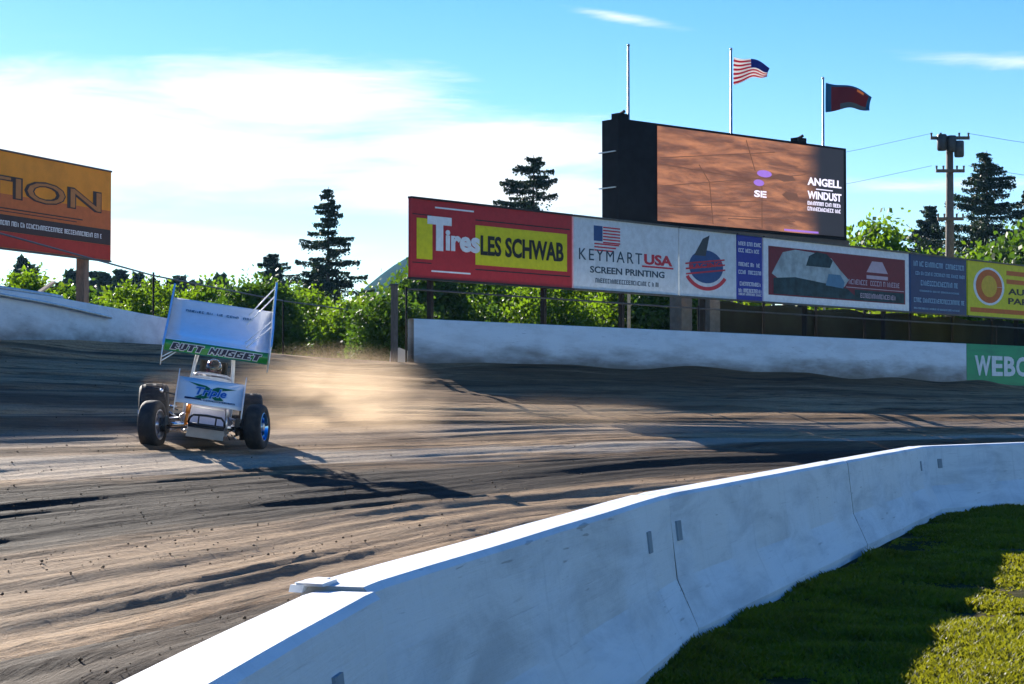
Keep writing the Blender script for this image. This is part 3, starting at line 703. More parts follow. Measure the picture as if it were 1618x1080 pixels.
# ------------------------------------------------------------------ orange sign at left
p0 = Vector((-13.09, 40.7, 0)); p1 = Vector((-10.14, 47.96, 0)); d = p1 - p0; w = d.length
p0 = p0 - d.normalized() * 4.5; w += 4.5; d = p1 - p0  # board lengthened at its unseen left end so its shadow reaches further
root = empty('billboard', (p0 + p1) / 2, math.atan2(d.y, d.x)); tag(root, 'large orange and red billboard with a black band at the left edge', 'sign')
zb, zt = 4.93, 7.17; fx, fz = fxz(w, zb, zt)
a = MB(); a.box((0, .06, (zb + zt) / 2), (w, .08, zt - zb)); a.build('panel', flat('bb_orange', (.74, .27, .02), .5, var=.12, vscale=1.2), root)
a = MB(); slab(a, fx(.002), fx(.998), fz(.348), fz(.56), YF, .004); a.build('middle_band', flat('bb_deep', (.50, .13, .035), .5), root)
a = MB(); slab(a, fx(.002), fx(.998), fz(.005), fz(.17), YF, .004); build_each(a, 'red_band', flat('bb_red', (.36, .03, .02), .5), root)
a = MB(); slab(a, fx(.002), fx(.998), fz(.172), fz(.346), YF, .004)
put_text(a, 'INSULATION', fx(.03), fx(.965), fz(.515), fz(.755), y=.013, depth=.004, bold=.045); slab(a, fx(0), fx(.9), fz(.405), fz(.418), .012, .004); slab(a, fx(.4), fx(.88), fz(.375), fz(.385), .012, .004)
a.build('lettering', flat('bb_dark', (.045, .03, .03), .5), root)
a = MB(); put_text(a, 'INSULATION', fx(.033), fx(.962), fz(.53), fz(.74), y=.0085, depth=.004, bold=.0); a.build('lettering', flat('bb_fill', (.42, .17, .05), .5), root)
a = MB(); scribble(a, fx(.02), fx(.97), fz(.235), fz(.285), .012, seed=8); a.build('lettering', wht, root)
a = MB(); a.box((0, .05, zt + .02), (w, .12, .04)); a.box((0, .05, zb - .02), (w, .12, .04)); build_each(a, 'frame', M['steel'], root)
for f in (.12, .5, .93):
    a = MB(); a.box((fx(f), .26, (zt + 1.5) / 2), (.2, .24, zt - 1.5)); a.build('post', M['post'], root)
a = MB(); a.bar((fx(.86), .5, 4.3), (fx(.55), .5, 2.4), .12, .05); a.build('brace', flat('pale_timber', (.3, .3, .25), .8), root)

# ------------------------------------------------------------------ LED screen
L0 = Vector((3.13, 55, 0)); L1 = Vector((10.92, 61.6, 0)); d = L1 - L0; w = d.length
root = empty('video_screen', (L0 + L1) / 2, math.atan2(d.y, d.x)); tag(root, 'big black outdoor video screen on two columns above the signs, showing brown dirt track', 'screen')
zb, zt = 6.62, 9.62; fx, fz = fxz(w, zb, zt)
a = MB(); a.box((0, .4, (zb + zt) / 2), (w, .7, zt - zb)); a.build('cabinet', M['led'], root)
def video():
    m = bpy.data.materials.new('video_picture'); m.use_nodes = True; t = NT(m.node_tree)
    ob = t.n('ShaderNodeTexCoord').outputs['Object']
    a = t.noise(t.mapping(ob, scale=(.5, 1, 3), rot=(0, R(20), 0)), 1.0, 6, .65, .4); b = t.noise(t.mapping(ob, scale=(1.2, 1, 16), rot=(0, R(14), 0)), 1.4, 5, .7)
    c = t.mix(t.ramp(a, .35, .7), (.10, .04, .025), (.40, .16, .075)); c = t.mix(t.math('MULTIPLY', t.ramp(b, .45, .7), .55), c, (.16, .09, .07))
    s = t.n('ShaderNodeSeparateXYZ'); t.put(s.inputs[0], ob)
    c = t.mix(t.ramp(s.outputs[0], w * .5 - 2.4, w * .5 - 1.2), c, (.012, .012, .018))
    e = t.n('ShaderNodeEmission'); t.put(e.inputs[0], c); e.inputs[1].default_value = .62
    p = t.n('ShaderNodeBsdfPrincipled'); p.inputs['Base Color'].default_value = (.02, .02, .02, 1); p.inputs['Roughness'].default_value = .6
    ad = t.n('ShaderNodeAddShader'); t.put(ad.inputs[0], e.outputs[0]); t.put(ad.inputs[1], p.outputs[0])
    o = t.n('ShaderNodeOutputMaterial'); t.put(o.inputs[0], ad.outputs[0]); return m
a = MB(); slab(a, fx(.155), fx(.985), fz(.035), fz(.975), .048, .02); a.build('display', video(), root)
vl = mat('video_line', (.02, .015, .012), .6, emit=(.13, .06, .04), estr=.5); vt = mat('video_text', (.3, .3, .32), .6, emit=(.62, .58, .72), estr=.7); vp = mat('video_purple', (.1, .05, .2), .6, emit=(.20, .10, .38), estr=.7)
a = MB()
for (x0, z0, x1, z1) in ((.165, .66, .66, .86), (.165, .60, .55, .55), (.165, .38, .80, .66), (.36, .26, .62, .34), (.16, .12, .72, .17), (.325, .64, .37, .47), (.37, .47, .385, .05), (.53, .95, .57, .64), (.60, .48, .60, .05), (.22, .2, .5, .27), (.45, .12, .75, .15)):
    a.tube([(fx(x0), .024, fz(z0)), (fx(x1), .024, fz(z1))], .014, 5)
poly(a, [(.64, .60), (.68, .64), (.74, .63), (.755, .585), (.70, .56)], .021); poly(a, [(.69, .42), (.71, .46), (.76, .45), (.77, .39), (.72, .37)], .021)
build_each(a, 'picture_lines', vl, root)
a = MB(); disc(a, fx(.61), fz(.62), .34, .11, .015); disc(a, fx(.585), fz(.52), .24, .10, .0145); slab(a, fx(.70), fx(.86), fz(.045), fz(.065), .02, .004); build_each(a, 'picture_marks', vp, root)
a = MB(); put_text(a, 'ANGELL', fx(.81), fx(.972), fz(.555), fz(.64), y=.022, bold=.03); slab(a, fx(.85), fx(.93), fz(.515), fz(.525), .022); put_text(a, 'WINDUST', fx(.81), fx(.972), fz(.41), fz(.495), y=.022, bold=.03)
scribble(a, fx(.81), fx(.972), fz(.345), fz(.385), .022, seed=4); scribble(a, fx(.81), fx(.972), fz(.285), fz(.325), .022, seed=9)
put_text(a, 'SE', fx(.565), fx(.62), fz(.37), fz(.44), y=.022, bold=.03); a.build('lettering', vt, root)
for f in (.30, .42):
    a = MB(); a.box((fx(f), .55, (zb + 1) / 2), (.45, .5, zb - 1)); a.build('column', M['steel'], root)
a = MB(); a.box((0, .4, zb - .09), (w, .9, .14)); a.build('catwalk', flat('catwalk_brown', (.08, .07, .06), .8), root)
for f in (.03, .80):
    a = MB(); a.box((fx(f), .3, zt + .09), (.42, .3, .18)); a.tube([(fx(f), .3, zt + .18), (fx(f), .12, zt + .24)], .05, 8); a.build('sensor_box', M['led'], root)
a = MB()
for z in (zb + 1.0, zb + 2.05): a.box((-w / 2 - .02, .5, z), (.06, .7, .03))
build_each(a, 'side_rung', M['lsteel'], root)

# ------------------------------------------------------------------ flagpoles and flags
def pole(x, y, h, label):
    root = empty('flagpole', (x, y, 1.4)); tag(root, label, 'flagpole', 'flagpoles behind the screen')
    a = MB(); a.tube([(0, 0, 0), (0, 0, h - 1.4)], [.06, .035], 10); a.build('shaft', M['lsteel'], root, smooth=True)
    a = MB(); a.lathe([(.001, -.05), (.045, -.02), (.055, .0), (.045, .03), (.001, .05)], 12, Matrix.Translation((0, 0, h - 1.36)) @ Matrix.Rotation(R(90), 4, 'Y')); a.build('finial', M['lsteel'], root, smooth=True)
    return root
fy = lambda px, D: ((px - 809) / 3000 * D, D)
pole(*fy(994, 60), 1.32 + .189 * 60, 'bare pale flagpole over the left end of the screen')
pole(*fy(1157, 64), 1.32 + .187 * 64, 'flagpole carrying the American flag')
pole(*fy(1303, 67), 1.32 + .1715 * 67, 'flagpole carrying the dark red flag')
def flag(name, x, y, zt_, W_, H_, droop, mats, pick, label, fold):
    nu_, nv_ = 40, 26; V = []; mi = []
    for i in range(nu_):
        f = i / (nu_ - 1)
        for j in range(nv_):
            g_ = j / (nv_ - 1)
            sh = H_ * (1 - fold * f)
            V.append((.05 + W_ * f - .1 * g_ * f, .13 * math.sin(f * 7 + g_ * 2.0) * (.3 + f), -droop * f * f * (1 - .2 * g_) - g_ * sh - .03 * math.sin(f * 9)))
    F = grid_faces(nu_, nv_)
    mi = np.array([pick((k // (nv_ - 1)) / (nu_ - 1), (k % (nv_ - 1)) / (nv_ - 1)) for k in range(len(F))])
    o = fastmesh(name, np.array(V), F, mats, mi=mi, smooth=True); o.location = (x, y, zt_); o.rotation_euler = (0, 0, R(12))
    s = o.modifiers.new('cloth_thickness', 'SOLIDIFY'); s.thickness = .006
    tag(o, label, 'flag'); return o
def cloth(name, c):
    m = bpy.data.materials.new(name); m.use_nodes = True; t = NT(m.node_tree); p = t.n('ShaderNodeBsdfPrincipled'); p.inputs['Base Color'].default_value = (*c, 1); p.inputs['Roughness'].default_value = .8
    tr = t.n('ShaderNodeBsdfTranslucent'); tr.inputs[0].default_value = (*c, 1); mx = t.n('ShaderNodeMixShader'); mx.inputs[0].default_value = .45
    t.put(mx.inputs[1], p.outputs[0]); t.put(mx.inputs[2], tr.outputs[0]); o = t.n('ShaderNodeOutputMaterial'); t.put(o.inputs[0], mx.outputs[0]); return m
cw, crd, cbl = cloth('flag_white', (.8, .78, .76)), cloth('flag_red', (.55, .03, .07)), cloth('flag_blue', (.03, .05, .25))
x, y = fy(1159, 64)
flag('flag', x, y, 1.32 + (637 - 87) / 3000 * 64, 1.32, .95, .30, [cw, crd, cbl], lambda f, g_: (2 if (f > .45 and g_ < .45 and f < .98) else int(g_ * 13) % 2), 'red, white and blue American flag flying from the middle flagpole', .62)
x, y = fy(1305, 67)
flag('flag', x, y, 1.32 + (637 - 128) / 3000 * 67, 1.78, 1.05, .42, [cloth('flag_teal', (.02, .12, .22)), cloth('flag_maroon', (.16, .03, .04)), cloth('flag_gold', (.55, .25, .08)), cloth('flag_slate', (.10, .13, .15))],
     lambda f, g_: (0 if f < .12 or f > .9 or g_ < .08 else (2 if (.62 < f < .78 and g_ < .2) else (3 if g_ > .72 and .3 < f else 1))), 'dark red flag with blue edges flying from the right flagpole', .45)

# ------------------------------------------------------------------ utility pole
x, y = fy(1502, 73)
root = empty('utility_pole', (x, y, 1.2)); tag(root, 'wooden utility pole with transformers and cross arms at the right', 'utility pole')
H = 1.32 + (637 - 214) / 3000 * 73 - 1.2
a = MB(); a.tube([(0, 0, 0), (0, 0, H * .5), (.03, 0, H)], [.2, .17, .13], 12); a.build('shaft', M['post'], root, smooth=True)
for dx, dz in ((-.32, -.25), (.34, -.5), (.05, -.3)):
    a = MB(); a.lathe([(.001, -.32), (.17, -.30), (.19, -.26), (.19, .26), (.16, .32), (.001, .33)], 16, Matrix.Translation((dx, -.22, H + dz)) @ Matrix.Rotation(R(90), 4, 'Y')); a.build('transformer', M['steel'], root, smooth='auto')
for z, hw in ((H - .08, .75), (H - 1.35, .55), (H - 3.2, .5)):
    a = MB(); a.box((0, -.19, z), (hw * 2, .1, .12))
    for q in (-1, -.5, .5, 1): a.tube([(q * hw * .95, -.19, z + .06), (q * hw * .95, -.19, z + .2)], [.03, .045], 8)
    a.build('cross_arm', M['post'], root)
a = MB()
for k, (dz) in enumerate((.1, -1.15)):
    P = [(-.7, -.19, H + dz)]
    for q in range(1, 4): P.append((-.7 - q * 2.5, -.19 + q * 1.0, H + dz - .5 * q + q * q * .035))
    a.tube(P, .007, 5)
    P = [(.7, -.19, H + dz)] + [(.7 + q * 1.5, -.19 - q * .4, H + dz - .35 * q + .02 * q * q) for q in range(1, 9)]; a.tube(P, .008, 5)
a.build('wire', M['steel'], root)

# ------------------------------------------------------------------ near-black sheet on posts, added as deep shade behind the right wall
def behind(t_, o_): return woff(t_, o_)
pA = Vector((*behind(16.0, 3.0), 0)); pB = Vector((*behind(47, 3.0), 0)); d = pB - pA
root = empty('shade_backdrop', pA, math.atan2(d.y, d.x)); tag(root, 'tall near-black sheet on posts added as deep shade beneath the right-hand signs', 'fence')
wm = flat('shade_sheet_black', (.005, .008, .005), .9, var=.5, vscale=1.2)
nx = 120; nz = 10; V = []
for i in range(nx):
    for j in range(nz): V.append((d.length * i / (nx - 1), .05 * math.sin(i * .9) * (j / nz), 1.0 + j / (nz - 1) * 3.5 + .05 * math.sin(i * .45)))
fastmesh('shade_sheet', np.array(V), grid_faces(nx, nz), wm, parent=root, smooth=True).modifiers.new('thickness', 'SOLIDIFY').thickness = .01
for k in range(11):
    a = MB(); a.tube([(d.length * k / 10, -.08, .8), (d.length * k / 10, -.08, 4.65)], .05, 8); a.build('post', flat('matte_dark', (.02, .02, .02), .95, spec=.03), root, smooth=True)
# small service shed glimpsed at far right behind the fence, with a pale roof edge
a = MB(); P = [Vector(woff(39 + q * .9, 1.0) + (3.62 + q * .015,)) for q in range(4)]; rt = P[0].copy()
a.tube([p - rt for p in P], .03, 6); o = a.build('light_tube', flat('tube_white', (.8, .8, .78), .4), smooth=True); o.location = rt; tag(o, 'thin pale rail on the fence under the yellow sign', 'rail')
# dark timber post and concrete block in the gap at the wall end
root = empty('gate_post', (*woff(-.45, .1), 0)); tag(root, 'dark square timber post at the left end of the long white wall', 'post')
a = MB(); a.box((0, 0, 2.9), (.16, .16, 2.4)); a.build('post', M['post'], root); a = MB(); a.box((0, 0, 4.12), (.2, .2, .04)); a.build('cap', M['steel'], root)
a = MB(); a.prism([(-.5, 0), (.5, 0), (.42, .5), (.0, .6), (-.42, .5)], .6, Matrix.Rotation(R(90), 4, 'X')); o = a.build('concrete_block', M['rawconc']); o.location = (-2.75, 46.4, 2.2); o.scale = (.5, .5, .8)
tag(o, 'grey concrete block beside the dark post in the wall gap', 'block')

# ------------------------------------------------------------------ trees
M['leaf_a'] = leaf_mat('leaf_bright', (.035, .095, .006), (.10, .19, .008), (.12, .18, .015), .55, .3)
M['leaf_b'] = leaf_mat('leaf_mid', (.02, .06, .008), (.05, .115, .010), (.09, .13, .02), .45, .5)
M['needle'] = leaf_mat('needle_dark', (.010, .026, .016), (.018, .042, .022), (.03, .05, .02), .2, .8)
def leaves(C, S, rr):
    """quads centred at C (n,3) with sizes S"""
    n = len(C); a = rr.normal(size=(n, 3)); a /= np.linalg.norm(a, axis=1)[:, None]; b = rr.normal(size=(n, 3)); b -= (a * b).sum(1)[:, None] * a; b /= np.linalg.norm(b, axis=1)[:, None]
    a = a * S[:, None]; b = b * S[:, None] * .62
    V = np.stack([C - a, C + b, C + a, C - b], 1).reshape(-1, 3); return V, np.arange(n * 4).reshape(-1, 4)
def clumps(n_cl, per, box, rr, r_cl):
    """leaf positions in ragged clumps inside an ellipsoid"""
    c = rr.normal(size=(n_cl, 3)); c /= np.linalg.norm(c, axis=1)[:, None]; c *= (rr.random(n_cl) ** .45)[:, None]; c *= np.array(box)
    P = np.repeat(c, per, 0) + rr.normal(size=(n_cl * per, 3)) * r_cl * (.5 + rr.random((n_cl * per, 1))) * np.array([1, 1, .75]); return P, c
def tree_mesh(seed, H, Wd, lm, leaf=.10, ncl=90, per=120, rcl=.34):
    rr = np.random.default_rng(seed); r2 = random.Random(seed)
    P, c = clumps(ncl, per, (Wd / 2 * .85, Wd / 2 * .85, H * .40), rr, rcl); P[:, 2] += H * .58; c[:, 2] += H * .58
    V, F = leaves(P, leaf * (.6 + .8 * rr.random(len(P))), rr)
    tr = MB(); tr.tube([(0, 0, -.3), (.05, 0, H * .3), (-.03, .04, H * .62), (0, 0, H * .85)], [H * .028, H * .02, H * .012, .02], 9)
    for k in range(12):
        e = Vector(c[r2.randrange(len(c))]); s = Vector((0, 0, H * r2.uniform(.22, .55))); tr.tube([s, s.lerp(e, .5) + Vector((0, 0, .12)), e], [H * .009, H * .006, .008], 5)
    return V, F, tr, lm
def make_tree(name, seed, H, Wd, lm, **k):
    V, F, tr, lm = tree_mesh(seed, H, Wd, lm, **k)
    root = empty(name); fastmesh('crown', V, F, lm, parent=root); tr.build('trunk', M['trunk'], root, smooth=True); return root
protos = [make_tree('leafy_tree', 1, 5.6, 5.0, M['leaf_a']), make_tree('leafy_tree', 2, 5.0, 4.4, M['leaf_b']), make_tree('leafy_tree', 3, 6.2, 5.6, M['leaf_a'], ncl=75), make_tree('leafy_tree', 4, 4.6, 4.8, M['leaf_b'])]
used = [False] * 4
# px, D, proto, scale, label
TR = [(20, 68, 0, .88, 'bright green leafy tree low behind the left wall, under the orange billboard'),
      (110, 74, 1, .95, 'dark green leafy tree behind the billboard posts at the left'),
      (225, 72, 2, .74, 'leafy tree right of the orange billboard, above the left wall'),
      (310, 76, 0, .84, 'yellow green leafy tree rising behind the top wing of the sprint car'),
      (395, 72, 3, .98, 'mid green tree behind the right sideboard of the sprint car'),
      (470, 78, 2, .80, 'tall leafy tree just left of the slim conifer foot'),
      (545, 74, 0, .68, 'bright leafy tree below the distant blue hill'),
      (618, 60, 1, .72, 'dark leafy tree at the gap, just left of the red sign'),
      (690, 74, 3, 1.05, 'mid green tree seen beneath the left half of the red sign'),
      (800, 78, 0, 1.0, 'bright yellow green tree beneath the right half of the red sign'),
      (880, 74, 2, .85, 'bright leafy tree below the join of the red and white signs'),
      (975, 78, 0, 1.0, 'bright leafy tree beneath the white flag sign'),
      (1060, 76, 1, 1.1, 'darker tree beside the screen columns under the white signs'),
      (1368, 96, 0, 1.6, 'green tree showing between the video screen and the utility pole'),
      (1432, 104, 2, 1.3, 'leafy tree with rounded top left of the utility pole, above the maroon sign'),
      (1515, 100, 0, 1.4, 'olive green tree behind the utility pole above the navy sign'),
      (1578, 98, 2, 1.4, 'bright green tree above the yellow sign'),
      (1650, 94, 3, 1.95, 'dense green tree at the right edge of the frame')]
for px, D, k, s, lab in TR:
    o = protos[k] if not used[k] else copy_tree(protos[k]); used[k] = True
    o.location = ((px - 809) / 3000 * D, D, 1.5); o.rotation_euler = (0, 0, rnd.random() * 6.28); o.scale = (s, s, s * rnd.uniform(.93, 1.07)); tag(o, lab, 'tree', 'leafy trees behind the far wall')
# thicket between and behind them (too many bushes to count)
rr = np.random.default_rng(77); nb = 210; C = []; 
for k in range(nb):
    px = -150 + 1950 * (k + rr.random()) / nb; D = 84 + 16 * rr.random(); h = 3.2 + 1.7 * rr.random()
    c = np.array([(px - 809) / 3000 * D, D, 1.2 + h * .5]); q, _ = clumps(9, 110, (1.7, 1.5, h * .55), rr, .45); C.append(q + c)
C = np.concatenate(C); V, F = leaves(C, .12 + .12 * rr.random(len(C)), rr)
o = fastmesh('thicket', V, F, leaf_mat('leaf_thicket', (.045, .10, .010), (.11, .18, .012), (.14, .17, .02), .55, .2)); tag(o, 'tangled green thicket filling in behind the leafy trees', 'thicket', kind='stuff')
# distant forest edge
C = []; 
for k in range(260):
    px = -300 + 2200 * (k + rr.random()) / 260; D = 190 + 60 * rr.random(); h = 12.4 + 2.8 * rr.random() ** 2 if not 525 < px < 660 else 9.0; 
    nn = 620; f = rr.random(nn) ** .8; r_ = (1 - f) * 4.2 + .5; a = rr.random(nn) * 6.28
    C.append(np.stack([(px - 809) / 3000 * D + np.cos(a) * r_ * rr.random(nn) ** .6, D + np.sin(a) * r_, 1 + h * f], 1))
C = np.concatenate(C); V, F = leaves(C, .35 + .3 * rr.random(len(C)), rr)
o = fastmesh('forest_edge', V, F, M['needle']); tag(o, 'dark distant line of forest along the horizon', 'forest', kind='stuff')
# conifers
def conifer(seed, H, Wd, gaps=.15, drop=.25):
    rr = np.random.default_rng(seed); r2 = random.Random(seed); Cs = []; tr = MB()
    tr.tube([(0, 0, -.5), (0, 0, H * .5), (0, 0, H * .985)], [H * .016, H * .009, .015], 8)
    z = H * .12
    while z < H * .985:
        f = z / H; L0_ = Wd / 2 * (1 - f) ** .8 + .12
        for b in range(r2.randint(4, 6)):
            if r2.random() < gaps: continue
            a = r2.random() * 6.28; L = L0_ * r2.uniform(.55, 1.18); dr = drop * L * r2.uniform(.3, 1.2)
            e = Vector((math.cos(a) * L, math.sin(a) * L, z - dr * .6 + .12 * L)); s = Vector((0, 0, z))
            tr.tube([s, s.lerp(e, .5) + Vector((0, 0, -.05 * L)), e], [.02 + .012 * L, .015, .006], 4, cap=False)
            nn = int(60 + 120 * L); t_ = rr.random(nn) ** .8; wdt = .09 + .16 * L * (1 - t_)
            perp = np.array([-math.sin(a), math.cos(a), 0]); base = np.array(s)[None] * (1 - t_[:, None]) + np.array(e)[None] * t_[:, None]
            base = base + perp[None] * (rr.normal(size=nn) * wdt)[:, None]; base[:, 2] += -np.abs(rr.normal(size=nn)) * .09 * (1 + L * .3) - .05 * L * np.sin(t_ * 3.1); Cs.append(base)
        z += H * .021 * r2.uniform(.7, 1.4) * (1.25 - .5 * f)
    C = np.concatenate(Cs); V, F = leaves(C, .055 + .06 * rr.random(len(C)), rr)
    root = empty('conifer'); fastmesh('crown', V, F, M['needle'], parent=root); tr.build('trunk', M['trunk'], root); return root
def place(root, px, D, top, lab, group='conifers against the sky'):
    root.location = ((px - 809) / 3000 * D, D, 1.2); tag(root, lab, 'conifer', group)
def ch(top, D): return 1.32 + (637 - top) / 3000 * D - 1.2
place(conifer(5, ch(288, 120), 8.8, .36, .28), 518, 120, 288, 'slim dark conifer standing alone between the sprint car and the red sign')
place(conifer(6, ch(237, 115), 16.5, .3, .16), 843, 115, 237, 'broad dark conifer rising above the red sign')
place(conifer(8, ch(230, 128), 17, .25, .16), 1562, 128, 230, 'tall dark conifer just right of the utility pole')
place(conifer(9, ch(320, 140), 16, .1, .2), 1470, 140, 320, 'lower dark conifer left of the utility pole')
place(conifer(10, ch(396, 150), 15, .2, .2), 432, 150, 394, 'small dark conifer above the trees, right of the car wing')
place(conifer(12, ch(292, 132), 16, .1, .2), 1632, 132, 292, 'dark conifer cut by the right edge of the frame')
# extra dark tree right of screen
# ------------------------------------------------------------------ blue hill
V = []; nx, ny = 90, 24
for i in range(nx):
    for j in range(ny):
        x = -1500 + 2400 * i / (nx - 1); y = 3600 + 1400 * j / (ny - 1)
        h = 282 * math.exp(-((x + 205) / 240) ** 2) + 90 * math.exp(-((x + 20) / 240) ** 2) + 95 * math.exp(-((x + 700) / 380) ** 2) + 70 * math.exp(-((x - 500) / 300) ** 2)
        h *= math.exp(-((y - 4200) / 420) ** 2); V.append((x * .36, y * .36, (h + 18 * float(vnoise(np.array(x * .02), np.array(y * .02), 40)) - 25) * .36))
o = fastmesh('hill', np.array(V), grid_faces(nx, ny), flat('hill_forest', (.02, .045, .03), .95, var=.3, vscale=.05, spec=0), smooth=True); tag(o, kind='structure')
#CAR#
# ------------------------------------------------------------------ sprint car (local x to the picture's right, y away from the camera, z up)
best = None
for k in range(400):
    D_ = 22 + 8 * k / 400; X_c = (320 - 809) / 3000 * D_; z_ = ground_z(X_c, D_); e_ = abs((1.32 - z_) * 3000 / D_ - 72.0)
    if best is None or e_ < best[0]: best = (e_, X_c, D_, z_)
_, CX, CY, CZ = best; CS = CY / 27.2; CA = math.atan2(-CX, CY)
car = empty('sprint_car', (CX, CY, CZ), CA); car.scale = (CS,) * 3
tag(car, 'white open-wheel sprint car with tall tilted roof wing sliding toward the camera', 'race car')
B = Matrix.Rotation(R(8), 4, 'Y')
def build_in(mb, name, m, parent=car, smooth=False): return mb.build(name, m, parent, smooth)
# wheels ------------------------------------------------------------
def wheel(cx, cy, r, w, steer, zc, rimmat, tread=0, rr_=.60):
    X = Matrix.Translation((cx, cy, zc)) @ Matrix.Rotation(R(-steer), 4, 'Z')
    hub = MB(); hub.lathe([(.001, -w * .55), (.05, -w * .55), (.06, -w * .3), (.085, -.02), (.085, .02), (.06, w * .25), (.05, w * .42), (.001, w * .44)], 16, X)
    h = hub.build('wheel', M['silver'], car, 'auto')
    t_ = MB(); q = rr_ * r
    t_.lathe([(q, -w * .40), (q * 1.03, -w * .44), (r * .74, -w * .5), (r * .86, -w * .49), (r * .93, -w * .455), (r * .975, -w * .38), (r, -w * .2), (r * 1.003, 0), (r, w * .2), (r * .975, w * .38), (r * .93, w * .455), (r * .86, w * .49), (r * .74, w * .5), (q * 1.03, w * .44), (q, w * .40), (q, -w * .40)], 56, X)
    if tread:
        for k in range(tread):
            a = 2 * math.pi * k / tread
            for s_ in (-1, 1):
                Y = X @ Matrix.Rotation(a, 4, 'X')
                t_.box((s_ * w * .36, 0, r * .965), (w * .11, r * .06, r * .035), Y @ Matrix.Rotation(0, 4, 'Y'))
                t_.box((s_ * w * .17, 0, r * 1.0), (w * .22, r * .075, r * .03), Y)
    ty = t_.build('tyre', M['rubber'], h, 'auto')
    rm = MB(); rm.lathe([(q * 1.04, -w * .45), (q * 1.0, -w * .46), (q * .95, -w * .40), (q * .93, -w * .1), (q * .42, -.03), (q * .30, -.05), (.04, -.05), (.04, .03), (q * .30, .03), (q * .42, .0), (q * .90, w * .08), (q * .93, w * .38), (q * 1.0, w * .46), (q * 1.05, w * .45)], 40, X)
    for k in range(8):
        Y = X @ Matrix.Rotation(k * math.pi / 4, 4, 'X'); rm.box((.035, 0, q * .62), (.02, q * .10, q * .5), Y)
    rm.build('rim', rimmat, h, 'auto')
    return h
bluechrome = flat('blue_chrome', (.22, .40, .62), .12, metal=1)
wheel(-.70, 0, .345, .25, 17, .352, M['silver']); wheel(.775, 0, .325, .25, 17, .315, bluechrome)
wheel(-.73, 2.15, .455, .45, 0, .50, M['silver'], 34); wheel(.74, 2.15, .41, .36, 0, .395, M['silver'], 30)
# chassis tubes
f = MB(); tb = lambda p, r=.018, mb=f: mb.tube(p, r, 8, B)
for s in (-1, 1):
    tb([(s * .24, -.25, .26), (s * .30, .5, .22), (s * .33, 1.2, .22), (s * .30, 2.3, .28)])
    tb([(s * .22, -.22, .58), (s * .27, .35, .72), (s * .31, .8, .95), (s * .31, 1.75, .92), (s * .26, 2.3, .62)])
    tb([(s * .24, -.25, .26), (s * .22, -.22, .58)]); tb([(s * .27, .35, .72), (s * .30, .5, .22)]); tb([(s * .31, .8, .95), (s * .33, 1.2, .22)])
for z, y, h in ((.26, -.25, .24), (.58, -.22, .22), (.28, 2.3, .30), (.62, 2.3, .26), (.95, .8, .31)): tb([(-h, y, z), (h, y, z)])
f.build('frame_tubes', M['white'], car, True)
g = MB()
for s in (-1, 1):
    g.tube([(s * .31, .78, .93), (s * .285, .80, 1.2), (s * .265, .84, 1.40), (s * .25, .95, 1.43), (s * .25, 1.6, 1.45), (s * .29, 1.75, 1.2), (s * .31, 1.8, .9)], .024, 8, B)
for (y, z, h) in ((.85, 1.41, .265), (1.6, 1.45, .25), (1.25, 1.44, .25)): g.tube([(-h, y, z), (h, y, z)], .022, 8, B)
g.tube([(-.29, .8, 1.17), (-.29, 1.75, 1.15)], .016, 6, B); g.tube([(.29, .8, 1.17), (.29, 1.75, 1.15)], .016, 6, B)
g.build('roll_cage', M['white'], car, True)
# cowling / hood
h = MB()
secs = [(-.18, .215, .50, .655), (.05, .235, .40, .72), (.35, .28, .30, .80), (.62, .315, .26, .93), (.80, .345, .25, 1.04), (.86, .35, .25, 1.06)]
V_ = []
for (y, hw, zb_, zt_) in secs: V_ += [(-hw, y, zb_), (-hw, y, zt_ - .10), (-hw * .93, y, zt_ - .035), (-hw * .75, y, zt_ - .005), (-hw * .3, y, zt_ + .012), (hw * .3, y, zt_ + .012), (hw * .75, y, zt_ - .005), (hw * .93, y, zt_ - .035), (hw, y, zt_ - .10), (hw, y, zb_)]
Fs = [(i * 10 + j, i * 10 + j + 1, (i + 1) * 10 + j + 1, (i + 1) * 10 + j) for i in range(len(secs) - 1) for j in range(9)]
h.add(V_, Fs, B); o = h.build('hood', M['wing_white'], car, 'auto'); s_ = o.modifiers.new('thickness', 'SOLIDIFY'); s_.thickness = .008
h = MB(); slab(h, -.06, .12, .40, .435, 0, .003, B @ Matrix.Translation((-.02, .49, .49)) @ Matrix.Rotation(R(-62), 4, 'X')); h.build('hood_decal', M['navyv'], car)
for s in (-1, 1):
    h = MB(); h.add([(s * .352, .86, .25), (s * .352, .86, .98), (s * .35, 1.3, .93), (s * .35, 1.8, .98), (s * .32, 2.2, .70), (s * .32, 2.2, .3)], [tuple(range(6)) if s > 0 else tuple(range(6))[::-1]], B)
    o = h.build('side_panel', M['wing_white'], car); o.modifiers.new('thickness', 'SOLIDIFY').thickness = .008
h = MB()   # padded dash lip in front of the driver
h.tube([(-.30, .85, 1.04), (-.2, .84, 1.085), (0, .83, 1.095), (.2, .84, 1.085), (.30, .85, 1.04)], .022, 8, B); h.build('cockpit_rim', M['silver'], car, True)
